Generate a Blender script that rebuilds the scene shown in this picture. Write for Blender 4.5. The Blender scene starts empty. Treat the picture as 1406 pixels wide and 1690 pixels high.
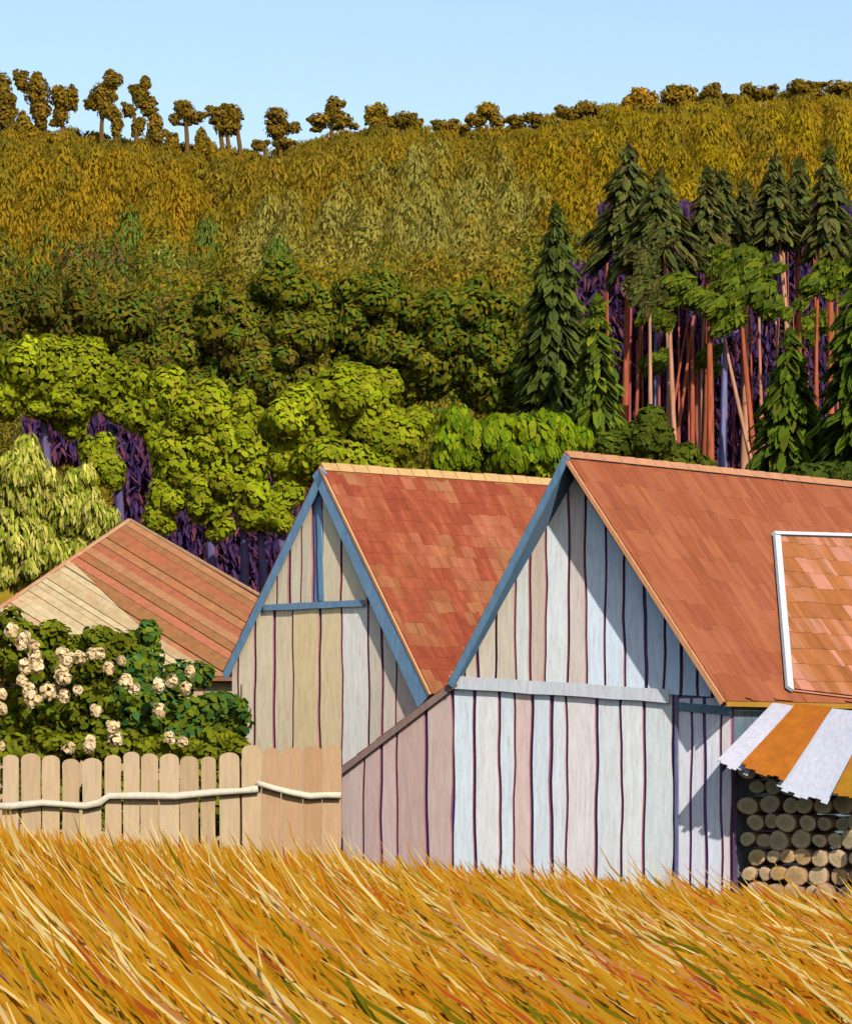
import bpy, math, random
import numpy as np
from mathutils import Vector
R = math.radians
random.seed(7); RNG = np.random.default_rng(7)
scene = bpy.context.scene
COL = scene.collection

# ------------------------------------------------------------------ camera, sky, sun, exposure
EYE = 1.9; F = 6000.0; CX = 703.0; HZ = 1250.0
cam_d = bpy.data.cameras.new('camera'); cam = bpy.data.objects.new('camera', cam_d); COL.objects.link(cam)
cam.location = (0, 0, EYE); cam.rotation_euler = (R(90), 0, 0)
cam_d.sensor_fit = 'HORIZONTAL'; cam_d.sensor_width = 36.0; cam_d.lens = 36.0*F/1406.0
cam_d.shift_y = (HZ-845.0)/1406.0
cam_d.clip_start = 0.5; cam_d.clip_end = 3000
scene.camera = cam
SUN = Vector((.335, -.76, .56)).normalized()
world = bpy.data.worlds.new('World'); scene.world = world; world.use_nodes = True
wn = world.node_tree.nodes; wl = world.node_tree.links
sky = wn.new('ShaderNodeTexSky'); sky.sky_type = 'NISHITA'; sky.sun_disc = False
sky.sun_elevation = math.asin(SUN.z); sky.sun_rotation = math.atan2(SUN.x, SUN.y)
sky.air_density = 1.0; sky.dust_density = 1.2; sky.ozone_density = 1.2
wl.new(sky.outputs[0], wn['Background'].inputs[0]); wn['Background'].inputs[1].default_value = 0.105
sun_d = bpy.data.lights.new('sun', 'SUN'); sun = bpy.data.objects.new('sun', sun_d); COL.objects.link(sun)
sun_d.energy = 5.0; sun_d.angle = R(0.6); sun_d.color = (1.0, .965, .90)
sun.rotation_euler = SUN.to_track_quat('Z', 'Y').to_euler(); sun.location = SUN*80
scene.view_settings.view_transform = 'Standard'; scene.view_settings.look = 'None'
scene.view_settings.gamma = 1.0; scene.view_settings.exposure = 0.72
scene.cycles.max_bounces = 6; scene.cycles.diffuse_bounces = 0

# ------------------------------------------------------------------ helpers
def lin(c, k=1.0):
    o = []
    for v in c[:3]:
        v = v/255.0
        o.append((v/12.92 if v <= .04045 else ((v+.055)/1.055)**2.4)*k*.84)
    return tuple(o)

def P(px, py, D):
    """measured picture position at a chosen real distance"""
    return Vector(((px-CX)/F*D, D, EYE+(HZ-py)/F*D))

def sx(px, D): return (px-CX)/F*D

class Frame:
    """a vertical wall plane: U runs along the wall, V is up, N faces out"""
    def __init__(s, O, U, N): s.O = Vector(O); s.U = Vector(U); s.V = Vector((0, 0, 1)); s.N = Vector(N)
    def uv(s, px, py):
        d = Vector(((px-CX)/F, 1, (HZ-py)/F)); c = Vector((0, 0, EYE))
        t = (s.O-c).dot(s.N)/d.dot(s.N); p = c+d*t-s.O
        return (p.dot(s.U), p.dot(s.V))
    def w(s, u, v, n=0.0): return s.O+s.U*u+s.V*v+s.N*n
    def off(s, n): return Frame(s.O+s.N*n, s.U, s.N)

class Slope(Frame):
    def __init__(s, O, U, V): s.O = Vector(O); s.U = Vector(U).normalized(); s.V = Vector(V).normalized(); s.N = s.U.cross(s.V).normalized()

def clip(poly, conv):
    """clip polygon by a convex polygon (both 2d)"""
    ar = sum(conv[i][0]*conv[(i+1) % len(conv)][1]-conv[(i+1) % len(conv)][0]*conv[i][1] for i in range(len(conv)))
    if ar < 0: conv = conv[::-1]
    out = list(poly)
    for i in range(len(conv)):
        a = conv[i]; b = conv[(i+1) % len(conv)]
        ins = lambda p: (b[0]-a[0])*(p[1]-a[1])-(b[1]-a[1])*(p[0]-a[0])
        src = out; out = []
        for j in range(len(src)):
            p = src[j]; q = src[(j+1) % len(src)]; dp = ins(p); dq = ins(q)
            if dp >= 0: out.append(p)
            if (dp > 0 > dq) or (dp < 0 < dq):
                t = dp/(dp-dq); out.append((p[0]+(q[0]-p[0])*t, p[1]+(q[1]-p[1])*t))
        if len(out) < 3: return []
    res = []
    for p in out:
        if not res or abs(p[0]-res[-1][0])+abs(p[1]-res[-1][1]) > 1e-4: res.append(p)
    while len(res) > 2 and abs(res[0][0]-res[-1][0])+abs(res[0][1]-res[-1][1]) < 1e-4: res.pop()
    return res if len(res) > 2 else []

class MB:
    def __init__(s, fr=None): s.v = []; s.f = []; s.c = []; s.m = []; s.fr = fr
    def face(s, idx, m=0): s.f.append(idx); s.m.append(m)
    def prism(s, front, back, col, side=None, sm=0):
        """closed slab between two matching loops of 3d points"""
        n = len(front); b = len(s.v); side = side or col
        s.v += [tuple(p) for p in front]; s.c += [col]*n; s.face(list(range(b, b+n)))
        b2 = len(s.v); s.v += [tuple(p) for p in back]; s.c += [side]*n; s.face(list(range(b2, b2+n))[::-1])
        b3 = len(s.v); s.v += [tuple(p) for p in front]+[tuple(p) for p in back]; s.c += [side]*(2*n)
        for i in range(n):
            j = (i+1) % n; s.face([b3+i, b3+n+i, b3+n+j, b3+j], sm)
    def slab(s, fr, poly, n0, n1, col, side=None):
        """poly in the frame's (u,v), from offset n0 (back) to n1 (front)"""
        s.prism([fr.w(u, v, n1) for u, v in poly], [fr.w(u, v, n0) for u, v in poly], col, side)
    def beam(s, a, b, wa, wb, up, out, th, col):
        """board from a to b, width vectors along 'up', thickness along 'out'"""
        a, b, up, out = Vector(a), Vector(b), Vector(up).normalized(), Vector(out).normalized()
        n = 8; t = [a.lerp(b, i/n) for i in range(n+1)]
        top = []; bot = []
        for i, p in enumerate(t):
            w = wa+(wb-wa)*i/n; j = random.uniform(-.06, .06)*w
            top.append(p+up*(j)); bot.append(p-up*(w+random.uniform(-.05, .05)*w))
        for i in range(n):
            f = [top[i]+out*th, bot[i]+out*th, bot[i+1]+out*th, top[i+1]+out*th]
            s.prism(f, [q-out*th for q in f], col)
    def tube(s, pts, rad, col, seg=8, cap=True, colb=None):
        b = len(s.v); n = len(pts)
        for i, p in enumerate(pts):
            p = Vector(p); d = (Vector(pts[min(i+1, n-1)])-Vector(pts[max(i-1, 0)])).normalized()
            x = d.cross(Vector((0, 1, .01))); x = x.normalized() if x.length > 1e-3 else Vector((1, 0, 0)); y = d.cross(x)
            for k in range(seg):
                a = 2*math.pi*k/seg; r = rad[i]*(1+.12*math.sin(3*a+i))
                s.v.append(tuple(p+x*math.cos(a)*r+y*math.sin(a)*r)); s.c.append(col if colb is None or (k+i) % 3 else colb)
        for i in range(n-1):
            for k in range(seg):
                k2 = (k+1) % seg; s.face([b+i*seg+k, b+i*seg+k2, b+(i+1)*seg+k2, b+(i+1)*seg+k])
        if cap:
            s.face([b+k for k in range(seg)][::-1]); s.face([b+(n-1)*seg+k for k in range(seg)])
    def build(s, name, mat, parent=None, label=None, smooth=False, mats=None):
        me = bpy.data.meshes.new(name); me.from_pydata(s.v, [], s.f)
        ca = me.color_attributes.new('Col', 'FLOAT_COLOR', 'POINT')
        arr = np.ones((len(s.v), 4), np.float32); arr[:, :3] = np.array(s.c, np.float32).reshape(-1, 3)
        ca.data.foreach_set('color', arr.ravel())
        if s.fr is not None:
            qa = me.attributes.new('Q', 'FLOAT_VECTOR', 'POINT'); pv = np.array(s.v)-np.array(s.fr.O)
            qa.data.foreach_set('vector', (pv@np.array([s.fr.U, s.fr.V, s.fr.N]).T).astype(np.float32).ravel())
        me.materials.append(mat)
        for m in (mats or []): me.materials.append(m)
        if mats: me.polygons.foreach_set('material_index', s.m)
        if smooth: me.polygons.foreach_set('use_smooth', [True]*len(s.f))
        me.update()
        return link(name, me, parent, label)

def link(name, data, parent=None, label=None):
    o = bpy.data.objects.new(name, data); COL.objects.link(o)
    if parent is not None:
        o.parent = parent
        o.matrix_parent_inverse.identity(); o.location = -Vector(parent.location) if parent.type == 'EMPTY' else (0, 0, 0)
    if label: o['label'] = label
    return o

def tag(o, label, cat, group=None, kind=None):
    o['label'] = label; o['category'] = cat
    if group: o['group'] = group
    if kind: o['kind'] = kind
    return o
def thing(name, label, cat, loc, group=None):
    o = bpy.data.objects.new(name, None); COL.objects.link(o); o.location = loc; o.empty_display_size = .3
    return tag(o, label, cat, group)

# ------------------------------------------------------------------ materials
def mat(name, rough=.8, stroke=(3, 3, 3), amt=.12, hue=None, bump=.25, spec=.2, fine=None, bd=.01, q=False, trans=0):
    """painted surface: vertex colour x brushy mottling, with brush relief"""
    m = bpy.data.materials.new(name); m.use_nodes = True; n = m.node_tree.nodes; l = m.node_tree.links
    b = n['Principled BSDF']; b.inputs['Roughness'].default_value = rough; b.inputs['Specular IOR Level'].default_value = spec
    at = n.new('ShaderNodeAttribute'); at.attribute_name = 'Col'
    geo = n.new('ShaderNodeNewGeometry')
    mp = n.new('ShaderNodeMapping'); mp.inputs['Scale'].default_value = stroke; 
    if q:
        aq = n.new('ShaderNodeAttribute'); aq.attribute_name = 'Q'; l.new(aq.outputs['Vector'], mp.inputs[0])
    else: l.new(geo.outputs['Position'], mp.inputs[0])
    no = n.new('ShaderNodeTexNoise'); no.inputs['Scale'].default_value = 1; no.inputs['Detail'].default_value = 5; no.inputs['Roughness'].default_value = .65
    l.new(mp.outputs[0], no.inputs[0])
    mr = n.new('ShaderNodeMapRange'); mr.inputs[1].default_value = .28; mr.inputs[2].default_value = .72
    mr.inputs[3].default_value = 1-amt; mr.inputs[4].default_value = 1+amt; l.new(no.outputs[0], mr.inputs[0])
    mx = n.new('ShaderNodeVectorMath'); mx.operation = 'SCALE'; l.new(at.outputs['Color'], mx.inputs[0]); l.new(mr.outputs[0], mx.inputs['Scale'])
    last = mx.outputs[0]
    if hue:
        n2 = n.new('ShaderNodeTexNoise'); n2.inputs['Scale'].default_value = hue[2]; n2.inputs['Detail'].default_value = 6; n2.inputs['Roughness'].default_value = .7
        l.new(mp.outputs[0] if len(hue) > 3 else geo.outputs['Position'], n2.inputs[0])
        r2 = n.new('ShaderNodeMapRange'); r2.inputs[1].default_value = .52; r2.inputs[2].default_value = .74; r2.inputs[4].default_value = hue[1]
        l.new(n2.outputs[0], r2.inputs[0])
        mi = n.new('ShaderNodeMix'); mi.data_type = 'RGBA'; l.new(r2.outputs[0], mi.inputs[0]); l.new(last, mi.inputs[6])
        mi.inputs[7].default_value = (*hue[0], 1); last = mi.outputs[2]
    l.new(last, b.inputs['Base Color'])
    if bump:
        bu = n.new('ShaderNodeBump'); bu.inputs['Strength'].default_value = bump; bu.inputs['Distance'].default_value = bd
        l.new(no.outputs[0], bu.inputs['Height']); l.new(bu.outputs[0], b.inputs['Normal'])
    if trans:
        tr = n.new('ShaderNodeBsdfTranslucent'); l.new(last, tr.inputs[0]); ms = n.new('ShaderNodeMixShader'); ms.inputs[0].default_value = trans
        l.new(b.outputs[0], ms.inputs[1]); l.new(tr.outputs[0], ms.inputs[2]); l.new(ms.outputs[0], n['Material Output'].inputs['Surface'])
    return m
CORAL = lin((176, 100, 112), .55)
M = {
 'board':  mat('painted_boards', .65, (14, 14, 1.6), .13, (lin((230, 140, 115), .62), .55, 2.2, 1), .35, .25),
 'trim':   mat('blue_paint', .6, (9, 9, 3), .22, (lin((160, 175, 190), .5), .5, 3.0), .3, .3),
 'tileA':  mat('patchy_tiles', .8, (5, 1.6, 5), .24, (lin((214, 128, 96), .42), .5, 1.0, 1), .5, .15, q=True),
 'tileB':  mat('clay_tiles', .8, (5.5, .9, 5), .2, (lin((212, 132, 104), .40), .55, .8, 1), .5, .15, q=True),
 'ridge':  mat('ridge_tiles', .8, (6, 6, 3), .16, None, .35, .15),
 'ribbed': mat('rusty_sheets', .75, (5, 5, 5), .2, (lin((215, 105, 60), .5), .6, 1.2), .3, .2),
 'wood':   mat('bare_wood', .8, (16, 16, 2), .15, (lin((225, 150, 120), .5), .4, 2.0, 1), .35, .15),
 'log':    mat('cut_log', .85, (18, 18, 18), .2, None, .5, .1),
 'bark':   mat('bark', .9, (6, 6, 1.2), .3, (lin((235, 135, 95), .4), .5, 1.4, 1), .6, .1, bd=.03),
 'leaf':   mat('foliage', .75, (.5, .5, .5), .12, None, 0, .05, trans=.55),
 'grass':  mat('grass_blades', .8, (3, 3, 3), .12, None, 0, .05, trans=.55),
 'soil':   mat('field_soil', .95, (1.2, .5, 1), .35, (lin((140, 122, 24), .5), .8, .7), .3, .05),
 'hill':   mat('hill_ground', .95, (.2, .2, .2), .25, None, 0, .05),
}

# ------------------------------------------------------------------ foliage
class Dabs:
    """many small leaf-sized faces, batched"""
    def __init__(s): s.parts = []
    def add(s, c, ax, wd, nor, col):
        s.parts.append([np.asarray(a, np.float32) for a in (c, ax, wd, nor, col)])
    def build(s, name, matl, parent=None, label=None):
        c, ax, wd, nor, col = [np.concatenate([p[i] for p in s.parts]) for i in range(5)]
        wd = wd*np.where((np.cross(ax, wd)*nor).sum(1, keepdims=True) < 0, -1, 1)
        n = len(c); bow = nor*(np.linalg.norm(wd, axis=1, keepdims=True)*.35)
        v = np.stack([c-ax, c-ax*.35-wd, c+ax*.45-wd*.8, c+ax, c+ax*.45+wd*.8, c-ax*.35+wd], 1)
        v[:, 0] -= bow; v[:, 3] -= bow
        v = v.reshape(-1, 3)
        i = np.arange(n)[:, None]*6
        f = np.concatenate([i+np.array([0, 1, 2, 3]), i+np.array([0, 3, 4, 5])], 1).reshape(-1)
        me = bpy.data.meshes.new(name); me.vertices.add(n*6); me.vertices.foreach_set('co', v.ravel())
        me.loops.add(n*8); me.loops.foreach_set('vertex_index', f.astype(np.int32))
        me.polygons.add(n*2); me.polygons.foreach_set('loop_start', np.arange(n*2, dtype=np.int32)*4)
        me.polygons.foreach_set('use_smooth', np.ones(n*2, bool))
        ca = me.color_attributes.new('Col', 'FLOAT_COLOR', 'POINT')
        cc = np.ones((n*6, 4), np.float32); cc[:, :3] = np.repeat(col, 6, 0); ca.data.foreach_set('color', cc.ravel())
        me.update(calc_edges=True); me.validate()
        me.normals_split_custom_set_from_vertices(np.repeat(nor, 6, 0).tolist())
        me.materials.append(matl)
        return link(name, me, parent, label)

def unit(a): return a/np.maximum(np.linalg.norm(a, axis=1, keepdims=True), 1e-6)
def pick(cols, n, wt=None):
    cols = np.array(cols, np.float32); return cols[RNG.choice(len(cols), n, p=wt)]

def clump(D, c, r, n, L, W, cols, up=.3, jit=.5, shell=.55, wt=None, hang=None, vary=.12, cut=-1.0, hj=.22, gain=1.55):
    jit *= .7; gain *= 1.22
    """ellipsoid of dabs; hang: fixed long-axis direction"""
    d = unit(RNG.normal(size=(n, 3)))
    if cut > -1: d[:, 2] = np.where(d[:, 2] < cut, -d[:, 2], d[:, 2])
    rad = (shell+(1-shell)*RNG.random((n, 1)))
    pos = np.array(c)+d*np.array(r)*rad
    nor = unit(unit(d/np.array(r))+RNG.normal(size=(n, 3))*jit*.45+np.array([0, 0, up*.5]))
    if hang is None:
        a = unit(RNG.normal(size=(n, 3))+np.array([0, 0, .5]))
    else:
        a = unit(np.array(hang)+RNG.normal(size=(n, 3))*hj)
    a = unit(a-nor*(a*nor).sum(1, keepdims=True)*.8)
    w = unit(np.cross(a, nor))
    s = (.65+.7*RNG.random((n, 1)))
    col = pick(cols, n, wt)*(1+vary*RNG.normal(size=(n, 1)))*gain
    D.add(pos, a*L*s*.5, w*W*s*.5, nor, np.clip(col, 0.001, 1))

def ell_crown(D, ells, depth, n, L, W, cols, sub=None, flat=.8, **k):
    """ells in picture px (cx,cy,rx,ry); filled with sub clumps in real 3D"""
    sc = depth/F
    tot = sum(e[2]*e[3] for e in ells)
    for (cx, cy, rx, ry) in ells:
        m = max(1, int(n*rx*ry/tot)); R0 = (rx*sc, rx*sc*flat, ry*sc); c = P(cx, cy, depth)
        if not sub: clump(D, c, R0, m, L, W, cols, **k); continue
        q = max(1, int(rx*ry/(sub*sub)*1.6)+1)
        clump(D, c, [r*.72 for r in R0], m//4, L, W, cols, **k)
        tone = RNG.normal(size=q)*.13
        for j in range(q):
            d = unit(RNG.normal(size=(1, 3)))[0]; rr = .45+.3*RNG.random()
            cc = (c.x+d[0]*R0[0]*rr, c.y+d[1]*R0[1]*rr, c.z+d[2]*R0[2]*rr)
            sr = sub*sc*(.7+.5*RNG.random()); sr2 = min(sr, R0[0]*.55), min(sr, R0[0]*.55), min(sr, R0[2]*.55)
            clump(D, cc, sr2, max(4, int(m*.75/q)), L, W, [tuple(x*(1+tone[j]) for x in col) for col in cols], **k)

def trunk_mesh(base, top, r0, r1, col, name, parent, bend=.02, label=None, colb=None, limbs=0, lr=.5):
    mb = MB(); base = Vector(base); top = Vector(top); h = (top-base).length; n = 9
    pts = []; rad = []; bx, by = random.uniform(-1, 1)*bend*h, random.uniform(-1, 1)*bend*h
    for i in range(n+1):
        t = i/n; p = base.lerp(top, t)+Vector((bx*math.sin(3*t), by*math.sin(3*t+1), 0))-Vector((0, by*math.sin(1), 0))
        pts.append(p); rad.append((r0+(r1-r0)*t)*(1.25 if i == 0 else 1))
    mb.tube(pts, rad, col, 9, True, colb)
    for k in range(limbs):
        i = random.randint(n//2, n-1); p = pts[i]; a = random.uniform(0, 6.28); l = h*lr*random.uniform(.12, .3)
        q = p+Vector((math.cos(a)*l, math.sin(a)*l*.6, l*.6))
        mb.tube([p, p.lerp(q, .5)+Vector((0, 0, .05*l)), q], [rad[i]*.55, rad[i]*.35, rad[i]*.12], col, 6)
    return mb.build(name, M['bark'], parent, label, smooth=True)

# ------------------------------------------------------------------ ground and hill
def smooth(t): t = min(1, max(0, t)); return t*t*(3-2*t)
CREST = 330.0
KP = [(a_, b_+(2 if a_ < 500 else 6)) for a_, b_ in [(-400, 235), (0, 238), (110, 240), (200, 250), (300, 268), (400, 272), (480, 268), (540, 240), (640, 225), (800, 236), (930, 212), (1020, 190), (1200, 180), (1406, 168), (1900, 160)]]
def hill_h(x):
    px = x/CREST*F+CX
    if px <= KP[0][0]: py = KP[0][1]
    elif px >= KP[-1][0]: py = KP[-1][1]
    else:
        for (a, b), (c, d) in zip(KP, KP[1:]):
            if a <= px <= c: py = b+(d-b)*(px-a)/(c-a); break
    return EYE+(HZ-py)/F*CREST
def ground_z(x, y):
    if y < 105: return -.055*max(-9, min(9, x+3))*(smooth((y-20)/40)) - .0 if y < 80 else -.055*max(-9, min(9, x+3))*(1-smooth((y-80)/25))
    t = min(1, (y-105)/(CREST-105))
    z = hill_h(x/y*CREST if y < CREST else x)*(t**1.12) if y <= CREST else hill_h(x)-(y-CREST)*.12
    return z
def grid(name, xs, ys, zf, m, col, kind='structure', label=None):
    mb = MB(); nx = len(xs)
    for y in ys:
        for x in xs: mb.v.append((x, y, zf(x, y))); mb.c.append(col(x, y))
    for j in range(len(ys)-1):
        for i in range(nx-1):
            a = j*nx+i; mb.face([a, a+1, a+nx+1, a+nx])
    o = mb.build(name, m, smooth=True); o['kind'] = kind
    if label: o['label'] = label
    return o
STRAW = lin((204, 140, 36), .8)
xs = [-700, -300, -120, -60]+list(np.linspace(-30, 30, 31))+[60, 120, 300, 700]
ys = [-60, -20, 0]+list(np.linspace(8, 104, 49))
grid('ground', xs, ys, ground_z, M['soil'], lambda x, y: STRAW, label='golden straw covered field ground')
xs = [-900, -500, -250, -150, -100]+list(np.linspace(-75, 75, 61))+[100, 150, 250, 500, 900]
ys = list(np.linspace(104, CREST, 47))+[345, 380, 450, 700, 1400]
grid('hillside', xs, ys, lambda x, y: ground_z(x, y), M['hill'], lambda x, y: lin((125, 100, 20), 1.0), label='steep hillside under the forest')

# hill forest: hundreds of crowns that read as one mass
def hill_colours(px, py):
    g = []
    def a(c, w): g.append((lin(tuple(q*.82+v*.18 for q, v in zip(c, (112, 102, 30))), .6), w))
    a((132, 104, 20), 1.0); a((116, 100, 22), 1.0)
    if py < 300: a((108, 92, 24), 2.6); a((132, 104, 22), .8)
    if px < 330 and 280 < py < 460: a((142, 108, 18), 2.0)
    if px > 850 and py < 420: a((142, 116, 12), 2.4); a((138, 102, 18), 1.0)
    if 330 <= px <= 850 and 230 < py < 380: a((132, 105, 26), 1.8)
    if 40 < px < 420 and 430 < py < 520: a((70, 98, 38), 1.6); a((110, 85, 35), 1.2)
    if py > 420: a((100, 96, 20), 3.0); a((72, 100, 30), 1.4); a((112, 88, 28), 1.2)
    if py > 520: a((112, 84, 36), 1.0); a((96, 98, 20), 1.5)
    if px < 260 and py > 460: a((82, 60, 44), 1.6)
    # paler crown colours across the middle of the slope
    px += 22*math.sin(py*.09)+18*math.sin(px*.05); py += 16*math.sin(px*.045)
    d1 = ((px-745)/165)**2+((py-385)/78)**2; d2 = ((px-520)/170)**2+((py-435)/45)**2
    d3 = ((px-425)/30)**2+((py-480)/50)**2; d4 = ((px-285)/22)**2+((py-478)/34)**2
    if d1 < 1 or d2 < 1: g = [(lin((138, 130, 58), .54), 5), (lin((134, 122, 46), .54), 3), (lin((128, 108, 32), .56), 2.5)]
    elif d3 < 1 or d4 < 1: a((138, 134, 66), 5)
    w = np.array([q[1] for q in g], float); w /= w.sum()
    return [q[0] for q in g], w
forest = Dabs()
y = 118.0; cnt = 0
while y < CREST+3:
    rs = 1.35+.0042*y
    hx = .117*y*1.28+14; x = -hx+random.random()*2
    while x < hx:
        xx = x+random.uniform(-.8, .8); yy = min(CREST+2, y+random.uniform(-1.3, 1.3)); z = ground_z(xx, yy)
        px = xx/yy*F+CX; py = HZ-(z+2.2-EYE)/yy*F
        if py < 780:
            cols, wt = hill_colours(px, py); k = min(len(cols), 2)
            sel = RNG.choice(len(cols), k, replace=False, p=wt); cs = [cols[i] for i in sel]
            near_top = yy > CREST-22
            h = rs*(.55+.7*random.random()); h = min(h, .8+.3*random.random()+max(0, CREST-12-yy)*.05)
            up_ = py < 455+30*math.sin(px*.02)+18*math.sin(px*.071)
            if up_: clump(forest, (xx, yy, z+h*.75), (rs*.62, rs*.62, h*1.35), int(170+.42*yy), .22+.0011*yy, .05+.00028*yy, cs[:1] if random.random() < .6 else cs, up=.6, jit=.3, shell=.7, hang=(0.05, 0, 1), vary=.05, cut=-.45, hj=.16, gain=2.05*random.uniform(.85, 1.1))
            else: clump(forest, (xx, yy, z+h*.9), (rs*.95, rs*.9, h*1.3), int(240+.45*yy), .17+.0008*yy, .065+.00038*yy, cs, up=.5, jit=.5, shell=.6, hang=(.15, 0, 1), vary=.06, cut=-.45, hj=.5, gain=2.2)
            cnt += 1
        x += rs*(1.0 if y > 175 else 1.35)
    y += rs*1.5
fo = forest.build('hillside_forest', M['leaf']); tag(fo, 'ochre and olive autumn forest covering the whole hillside', 'forest', kind='stuff')

# ------------------------------------------------------------------ crest trees
DC = CREST-4
OLV = [lin((122, 96, 24), .68), lin((108, 92, 22), .68), lin((138, 104, 30), .68), lin((98, 82, 24), .66)]
YEL = [lin((152, 114, 22), .68), lin((128, 104, 26), .66), lin((112, 96, 30), .66)]
crest = [
 ('crest_pine', [(4, 150, 16, 32), (10, 190, 14, 22)], [(14, 205, 12, 240)], 'tall pine at the left edge of the ridge, cut by the frame', OLV),
 ('crest_pine', [(33, 131, 10, 16), (60, 150, 22, 26), (66, 182, 16, 24)], [(62, 190, 58, 248)], 'ridge pine with a small separate tuft up on its left', OLV),
 ('crest_pine', [(104, 162, 24, 20), (120, 160, 9, 20), (101, 190, 14, 18)], [(103, 195, 101, 248)], 'flat topped ridge pine, third from the left edge', OLV),
 ('crest_shrub', [(38, 208, 16, 24), (50, 222, 16, 18)], [(40, 222, 40, 250)], 'low bushy tree between the first two ridge pines', YEL),
 ('crest_pine', [(186, 132, 17, 15), (166, 158, 19, 22), (176, 180, 18, 16), (152, 172, 12, 10), (193, 205, 11, 26)], [(170, 190, 166, 252), (192, 215, 186, 252)], 'windblown ridge pine whose tip bends right', OLV),
 ('crest_pine', [(239, 136, 9, 14), (232, 160, 15, 20), (246, 176, 14, 18), (212, 182, 12, 12), (256, 215, 14, 34), (228, 208, 11, 16)], [(248, 190, 252, 258), (222, 190, 226, 250)], 'ridge pine with a slim pointed tip and two trunks', OLV),
 ('crest_shrub', [(285, 236, 12, 18)], [(285, 240, 285, 270)], 'small round tree in the gap right of the two trunked pine', YEL),
 ('crest_pine', [(303, 178, 17, 13), (318, 192, 22, 12), (288, 196, 9, 9)], [(307, 190, 306, 270)], 'umbrella pine with a single straight bare trunk on the ridge', OLV),
 ('crest_shrub', [(333, 232, 11, 22), (350, 250, 10, 18), (327, 250, 8, 15)], [(334, 240, 334, 272)], 'narrow low tree between the two umbrella pines', YEL),
 ('crest_pine', [(362, 190, 18, 15), (385, 190, 17, 17), (374, 210, 22, 15)], [(362, 205, 367, 276), (375, 215, 382, 276), (392, 210, 396, 276)], 'umbrella pine on the ridge standing on three thin trunks', OLV),
 ('crest_shrub', [(429, 241, 13, 10), (413, 262, 8, 10)], [(438, 245, 438, 276)], 'dwarf pine at the lowest dip of the ridge', OLV),
 ('crest_pine', [(456, 190, 20, 14), (456, 216, 20, 14), (483, 211, 15, 9), (466, 235, 18, 10)], [(462, 225, 462, 276), (478, 236, 474, 270)], 'pine with three separate tufts above the dip in the ridge', OLV),
 ('crest_shrub', [(550, 185, 14, 18), (530, 207, 20, 14), (563, 207, 20, 14)], [(548, 205, 548, 248)], 'broad tree with a raised middle tuft right of the dip', OLV),
 ('crest_shrub', [(612, 190, 12, 10), (628, 190, 13, 13), (621, 208, 15, 14)], [(620, 200, 620, 240)], 'small two lobed tree on the ridge left of centre', YEL),
 ('crest_shrub', [(668, 205, 20, 14), (684, 218, 14, 14)], [(672, 215, 672, 240)], 'low rounded treetop at the middle of the ridge', OLV),
 ('crest_shrub', [(734, 216, 20, 11)], [(734, 220, 734, 240)], 'flat dark shrub in the gap before the square crowned tree', OLV),
 ('crest_shrub', [(804, 190, 20, 14), (785, 206, 18, 13), (820, 207, 14, 12)], [(803, 205, 803, 245)], 'square crowned tree rising alone right of the ridge middle', YEL),
 ('crest_shrub', [(853, 206, 15, 10), (880, 203, 19, 11)], [(868, 210, 868, 240)], 'wide low treetop right of the square crowned tree', OLV),
 ('crest_shrub', [(925, 190, 13, 10), (945, 196, 18, 12), (968, 186, 20, 13)], [(945, 195, 945, 225)], 'long low treetop where the ridge begins to climb', OLV),
 ('crest_shrub', [(1056, 166, 18, 16), (1070, 175, 20, 18), (1040, 178, 14, 14)], [(1056, 172, 1056, 205)], 'yellow round tree on the ridge above the tallest fir', [lin((185, 135, 30), .6), lin((140, 110, 25), .5)]),
 ('crest_shrub', [(1110, 166, 22, 16), (1134, 165, 20, 16)], [(1120, 172, 1120, 205)], 'broad olive tree right of the yellow ridge tree', YEL),
 ('crest_shrub', [(1174, 160, 17, 14)], [(1174, 165, 1174, 195)], 'small dark rounded tree on the climbing ridge', OLV),
 ('crest_shrub', [(1234, 154, 12, 10), (1256, 162, 22, 13), (1210, 170, 12, 8)], [(1240, 165, 1240, 195)], 'ridge tree with a small knob standing above its left side', OLV),
 ('crest_shrub', [(1322, 152, 24, 14), (1342, 162, 20, 14)], [(1325, 160, 1325, 185)], 'dome shaped tree on the ridge near the right end', OLV),
 ('crest_shrub', [(1383, 152, 27, 12)], [(1385, 160, 1385, 185)], 'last treetop on the ridge at the right edge of view', OLV),
]
for nm, ells, trs, lab, cols in crest:
    ells = [(a_, b_-(0 if a_ < 500 else 8), c_*1.1, d_*1.1) for a_, b_, c_, d_ in ells]+[(a_+random.uniform(-1.1, 1.1)*c_, b_+random.uniform(-1, 1)*d_-(0 if a_ < 500 else 6), c_*.5, d_*.42) for a_, b_, c_, d_ in ells for _ in range(3)]
    base = P(trs[0][2], trs[0][3], DC); t = thing(nm, lab, 'tree', base, 'trees along the skyline ridge')
    D = Dabs(); ell_crown(D, ells, DC, 260+int(sum(e[2]*e[3] for e in ells)*1.6), .42, .19, cols, sub=None, shell=.05, jit=.8, vary=.12)
    D.build('crown', M['leaf'], t)
    for (a, b, c, d) in trs:
        trunk_mesh(P(c+3, d+14, DC), P(a, b, DC), .30, .15, lin((112, 84, 36), .55), 'trunk', t, .03)

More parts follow.
